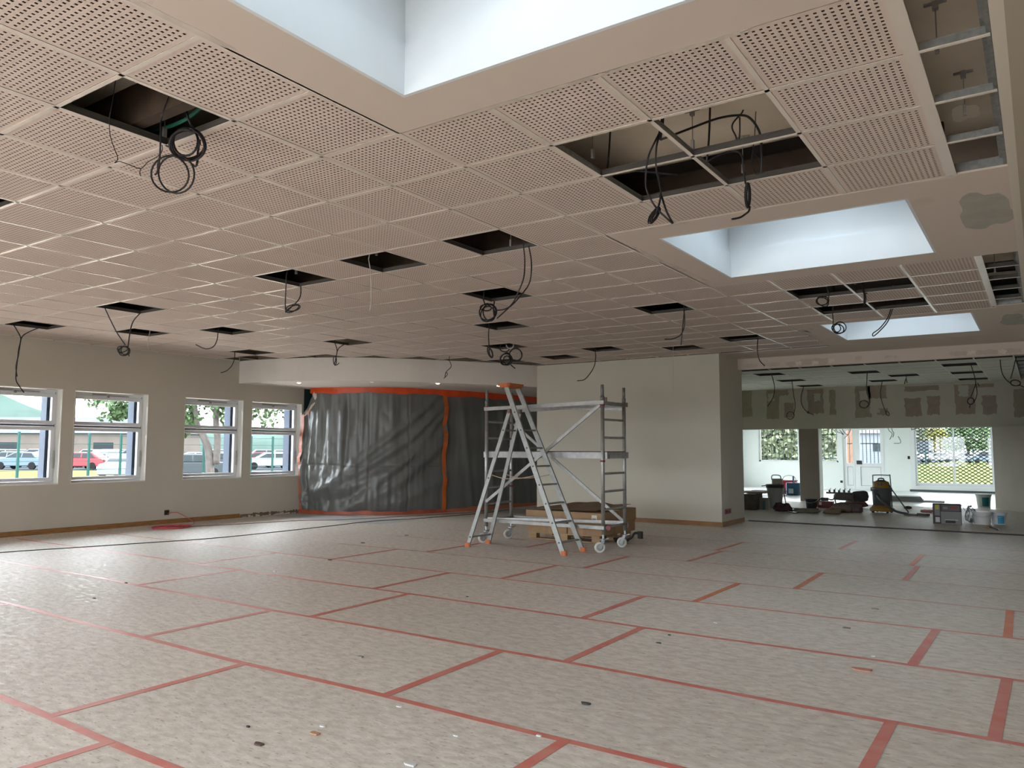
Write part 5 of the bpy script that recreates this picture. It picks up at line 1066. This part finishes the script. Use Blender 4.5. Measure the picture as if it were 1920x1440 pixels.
def car(label, x, y, rz, col, style=0, z=None, group='cars parked outside the windows'):
    t = thing('car', label, 'car', (x, y, gz if z is None else z), rz, group)
    Hh = (1.42, 1.62, 1.44)[style]; L = 4.3
    low = [(-2.12, .28), (-2.15, .62), (-2.05, .86), (-1.1 if style != 1 else -1.4, .96), (1.95, .94), (2.12, .80), (2.15, .30)]
    cab = [[(-1.15, .95), (-.35, Hh), (1.15, Hh-.02), (1.75, .94)], [(-1.35, .95), (-.65, Hh), (1.85, Hh-.02), (2.08, .93)], [(-1.1, .95), (-.4, Hh), (.8, Hh-.02), (1.5, .94)]][style]
    b = MB()
    def side(P, w0, w1, m=0):
        n = len(P); k = len(b.v); zz = [p[1] for p in P]; mn_, mx = min(zz), max(zz)
        for s in (-1, 1):
            for (px, pz) in P: wv = w0+(w1-w0)*(pz-mn_)/(mx-mn_); b.v.append((px, s*wv, pz))
        b.f.append(tuple(k+i for i in range(n))); b.m.append(m); b.f.append(tuple(k+n+n-1-i for i in range(n))); b.m.append(m)
        for i in range(n): j = (i+1) % n; b.f.append((k+j, k+i, k+n+i, k+n+j)); b.m.append(m)
    side(low, .86, .82); side([(p[0], p[1]) for p in cab], .80, .62)
    o = b.build('body', mat('car_paint_%d_%d_%d' % tuple(int(c*1000) for c in col), col, .35, spec=.2), t); bv = o.modifiers.new('b', 'BEVEL'); bv.width = .06; bv.segments = 2
    g = MB(); x0, x1, x2, x3 = cab[0][0], cab[1][0], cab[2][0], cab[3][0]
    for s in (-1, 1):
        def pt(px, pz): return (px, s*(.80-.18*(pz-.95)/(Hh-.95)+.012), pz)
        for (a_, b_, c_, d2) in (((x0+.22, 1.0), ((x1+x2)/2-.1, 1.0), ((x1+x2)/2-.1, Hh-.09), (x1+.05, Hh-.09)), (((x1+x2)/2+.0, 1.0), (x3-.28, 1.0), (x2-.05, Hh-.09), ((x1+x2)/2+.0, Hh-.09))): g.quad(pt(*a_), pt(*b_), pt(*c_), pt(*d2))
    def fr(xa, za, xb, zb_, o_): g.quad((xa+o_, -.68, za), (xa+o_, .68, za), (xb+o_, .56, zb_), (xb+o_, -.56, zb_))
    fr(x0+.08, 1.0, x1-.03, Hh-.06, -.03); fr(x3-.06, 1.0, x2+.03, Hh-.06, .03)
    g.build('windows', cglass, t)
    for wx in (-1.32, 1.30):
        for s in (-1, 1): q_ = MB(); q_.lathe((0, 0, 0), [(.30, -.1), (.315, 0), (.30, .1), (.16, .105)], 14, 0, Matrix.Translation((wx, s*.78, .315)) @ Matrix.Rotation(PI/2, 4, 'X')); q_.build('wheel', tyre, t)
    l = MB()
    for s in (-1, 1): l.box(-2.17, -2.05, s*.72-.14, s*.72+.14, .62, .76, 0); l.box(2.07, 2.165, s*.72-.12, s*.72+.12, .66, .84, 1)
    l.build('lamps', [mat('headlamp', (.14, .14, .15), .3), mat('tail_lamp', (.1, .006, .006), .3)], t)
    return t
Wt, Sv, Bl, Rd, Dk, Bg, Tl = (.13, .14, .15), (.075, .085, .095), (.05, .075, .10), (.14, .012, .016), (.018, .022, .026), (.11, .10, .07), (.028, .06, .07)
for (u, d_, rz, col, st, lab) in [
    (45, 64, .55, Bl, 0, 'pale blue saloon in the front row seen through the first window'), (8, 78, .6, Wt, 1, 'white people carrier behind the pale blue saloon'), (82, 76, .5, Sv, 0, 'silver hatchback at the right of the first window view'), (20, 70, .6, Sv, 2, 'silver saloon beside the pale blue saloon at the left edge'), (70, 92, .6, Bl, 1, 'blue people carrier in the back row of the first window view'), (40, 96, .6, Wt, 2, 'white car in the back row through the first window'),
    (154, 63, .6, Rd, 0, 'red hatchback low in the second window view'), (196, 68, 2.2, Sv, 1, 'silver estate car right of the red hatchback'), (236, 45, 2.35, Wt, 2, 'large white car nearest in the second window view'), (180, 71, .9, Tl, 0, 'teal hatchback half hidden between the red and silver cars'), (252, 66, 1.0, Dk, 1, 'dark estate car at the right edge of the second window'), (172, 84, .6, Bg, 1, 'beige van shaped car behind the red hatchback'), (232, 82, .5, Wt, 0, 'white car in the second row at the right of the second window'), (205, 100, .5, Wt, 1, 'white van in the back row of the second window view'),
    (362, 72, .8, Wt, 0, 'white car left of the tree trunks in the third window'), (352, 46, 1.2, Dk, 2, 'dark car nearest at the lower left of the third window'), (392, 62, .9, Dk, 0, 'black car behind the tree trunks in the third window'), (428, 70, 1.0, Tl, 0, 'teal car right of the tree trunks in the third window'), (410, 82, .8, Sv, 2, 'silver saloon between the rows behind the tree in the third window'), (400, 96, .8, Wt, 1, 'white car in the back row of the third window'),
    (480, 74, 1.2, Rd, 0, 'small red car at the left of the fourth window'), (506, 66, 1.0, Wt, 0, 'white car in the middle of the fourth window'), (535, 72, 1.1, Rd, 0, 'red car at the right of the fourth window'), (520, 80, 1.0, Bl, 2, 'blue saloon in the second row of the fourth window'), (490, 95, 1.0, Sv, 1, 'silver car in the back row of the fourth window'), (528, 90, .9, Wt, 1, 'white car behind the red one at the right of the fourth window')]:
    p = gp_(u, d_); car(lab, p.x, p.y, rz, col, st)
for (u, d_, rz, col, st, lab) in [(1752, 112, .62, Wt, 0, 'white car at the left beyond the lawn behind the lattice window'), (1800, 118, .62, Sv, 2, 'silver car in the middle beyond the lawn behind the lattice window'), (1842, 106, .62, Bl, 1, 'blue car at the right beyond the lawn behind the lattice window')]:
    p = gp_(u, d_); car(lab, p.x, p.y, rz, col, st, gz, 'cars parked beyond the lawn')
# fences
def fence(label, ax, bx_, n, h_, m):
    t = thing('wire_fence', label, 'fence', (0, 0, 0)); a, c = Vector(ax), Vector(bx_)
    for k in range(n+1): p = a.lerp(c, k/n); b = MB(); b.box(p.x-.035, p.x+.035, p.y-.035, p.y+.035, gz, gz+h_); b.build('fence_post', m, t)
    b = MB()
    for k in range(8): z = gz+.1+(h_-.2)*k/7; b.bar((a.x, a.y, z), (c.x, c.y, z), .008, .014)
    b.build('fence_wire', m, t)
gf = mat('fence_green', (.010, .045, .038), .6, spec=.1)
f0, f1 = gp_(-120, 24), gp_(620, 38); fence('green wire mesh fence between the lawn and the parked cars', f0, f1, 14, 2.3, gf)
f0, f1 = gp_(1560, 95), gp_(1960, 92); fence('green fence in front of the cars beyond the lawn', f0, f1, 9, 1.9, gf)
# buildings
def building(label, u0, u1, d_, h_, roofh, wm, rm, wins=()):
    p, q_ = gp_(u0, d_), gp_(u1, d_); c = (p+q_)/2; L = (q_-p).length; rz = math.atan2(q_.y-p.y, q_.x-p.x); t = thing('building', label, 'building', (c.x, c.y, gz), rz)
    b = MB(); b.box(-L/2, L/2, 0, 9, 0, h_); b.build('walls', wm, t)
    b = MB(); b.v = [(-L/2-.4, -.4, h_), (L/2+.4, -.4, h_), (L/2+.4, 9.4, h_), (-L/2-.4, 9.4, h_), (-L/2-.2, 4.5, h_+roofh), (L/2+.2, 4.5, h_+roofh)]; b.f = [(0, 1, 5, 4), (2, 3, 4, 5), (1, 2, 5), (3, 0, 4), (3, 2, 1, 0)]; b.m = [0]*5; b.build('roof', rm, t)
    for (x, z, w2, h2_) in wins: b = MB(); b.box(x*L-w2/2, x*L+w2/2, -.06, .02, z, z+h2_); b.build('window', cglass, t)
building('long low brown hall with a slate roof behind the car park', -60, 330, 118, 4.0, 2.6, mat('hall_wall', (.085, .072, .062), .9, spec=.05, noise=.15, nscale=.5), mat('hall_roof', (.065, .072, .086), .9, spec=.05, noise=.2, nscale=.6), [(-.3, 1.2, 3, 1.4), (-.1, 1.2, 3, 1.4), (.15, 1.2, 3, 1.4), (.35, 1.2, 3, 1.4)])
building('white house with a grey roof seen through the glazed door', 1560, 1700, 104, 4.0, 2.2, mat('house_white', (.085, .095, .11), .7), mat('house_roof', (.04, .04, .045), .8), [(.1, 1.6, 1.0, 1.0), (-.25, 1.6, 1.0, 1.0)])
b = MB(); 
for k in range(18):
    for j in range(1): a_ = k/17; p = gp_(-400+1100*a_, 290); b.v += [(p.x, p.y, -1), (p.x, p.y, 6+15*math.exp(-((a_-.28)/.2)**2)+3*math.sin(k*1.3))]
    q2 = gp_(-400+1100*a_, 420); b.v += [(q2.x, q2.y, 12+14*math.exp(-((a_-.28)/.2)**2))]
for k in range(17): a_ = 3*k; b.f += [(a_, a_+3, a_+4, a_+1), (a_+1, a_+4, a_+5, a_+2)]; b.m += [0, 0]
b.build('hill', mat('hill_green', (.055, .08, .07), .9, spec=0, noise=.2, nscale=.05), None, True, kind='structure')
# trees
def tree(label, p, hgt, blobs, leafc, n, ls, trunks, group=None, cat='tree'):
    t = thing('tree', label, cat, (p.x, p.y, gz), 0, group); q = random.Random(int(abs(p.x)*10))
    b = MB()
    for P, r0, r1 in trunks: sp = smooth_path(P, 4); b.tube(sp, r0, 8, rs=[r0+(r1-r0)*i/(len(sp)-1) for i in range(len(sp))])
    b.build('trunk', mat('bark', (.065, .055, .05), .9, noise=.4, nscale=8), t, True)
    b = MB()
    for _ in range(n):
        c, r_ = q.choice(blobs); d3 = Vector((q.gauss(0, 1), q.gauss(0, 1), q.gauss(0, .7))); d3 = d3.normalized()*r_*(q.random()**.4); o = Vector(c)+d3
        u_ = Vector((q.gauss(0, 1), q.gauss(0, 1), q.gauss(0, 1))).normalized(); v_ = u_.orthogonal().normalized(); s = ls*q.uniform(.6, 1.3); mi = 0 if q.random() < .6 else 1
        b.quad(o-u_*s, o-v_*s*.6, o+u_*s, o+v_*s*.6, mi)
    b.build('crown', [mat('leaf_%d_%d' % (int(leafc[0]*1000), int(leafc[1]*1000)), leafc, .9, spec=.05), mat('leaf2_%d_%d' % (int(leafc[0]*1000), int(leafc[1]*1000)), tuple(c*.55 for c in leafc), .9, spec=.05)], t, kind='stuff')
p = gp_(398, 30)
e = RT
def off(u, v, d_=30): w2 = dep(u, v, d_); return (w2.x-p.x, w2.y-p.y, w2.z-gz)
tree('large pine with forked trunk seen through the third window', p, 7, [(off(300, 720), 1.3), (off(215, 745), 1.0), (off(330, 755), .9), (off(345, 790), .6), (off(395, 730), 1.2), (off(440, 760), .9), (off(500, 755), 1.1), (off(225, 772), .35), (off(470, 700), 1.6), (off(370, 660), 2.2)], (.055, .088, .042), 5200, .10,
     [([(0, 0, 0), off(392, 850), off(380, 815), off(368, 790), off(360, 720)], .17, .10), ([off(405, 870), off(408, 825), off(405, 790), off(408, 720), off(410, 660)], .14, .10)])
p = gp_(1445, 46); 
tree('dense yellow green tree behind the barred back window', p, 6, [((0, 0, 2.6), 1.8), ((1.5, .8, 3.2), 1.7), ((-1.2, -.6, 3.4), 1.5), ((.5, .3, 1.6), 1.5), ((2.6, 1.6, 2.2), 1.6), ((-2.2, -1.2, 2.0), 1.4)], (.12, .14, .085), 5600, .17, [([(0, 0, 0), (.1, 0, 1.5), (0, .1, 3.0)], .2, .1)], 'trees beyond the rear windows')
for k, (u, d_, c, lab) in enumerate([(1700, 150, (.085, .10, .075), 'grey green tree at the left behind the far cars'), (1752, 172, (.14, .14, .035), 'yellow tree behind the far white car'), (1815, 150, (.06, .10, .045), 'green tree behind the middle of the far cars'), (1874, 172, (.09, .10, .08), 'pale green tree at the right behind the far cars')]):
    p = gp_(u, d_); tree(lab, p, 7, [((0, 0, 3.0), 2.8), ((2, 1, 2.6), 2.4), ((-2, -1, 2.8), 2.4), ((0, 0, 5), 2.6), ((1.5, 1, 5.6), 2.4), ((-1.5, -1, 5.4), 2.4)], c, 2200, .30, [([(0, 0, 0), (0, .1, 2), (.1, 0, 4)], .25, .12)], 'trees beyond the rear windows')
p = gp_(1735, 100); b = MB(); b.cbox((p.x, p.y, gz+2.1), 1.9, .12, 1.7, 0, .6, .02); b.cbox((p.x, p.y, gz+.6), .2, .12, 1.3, 0, .6); b.build('notice_board', mat('board_blue_grey', (.02, .03, .04), .6), None, label='dark board on a post left of the far cars', cat='board')
p = gp_(1593, 40); b = MB(); b.cbox((p.x, p.y, gz+1.5), .7, .3, 3.0, 0, .6, .03); b.build('gate_pier', mat('pier_orange', (.12, .05, .025), .7, noise=.3), None, label='orange brick gate pier seen through the narrow side light', cat='pier')
print('tiles', nt_)
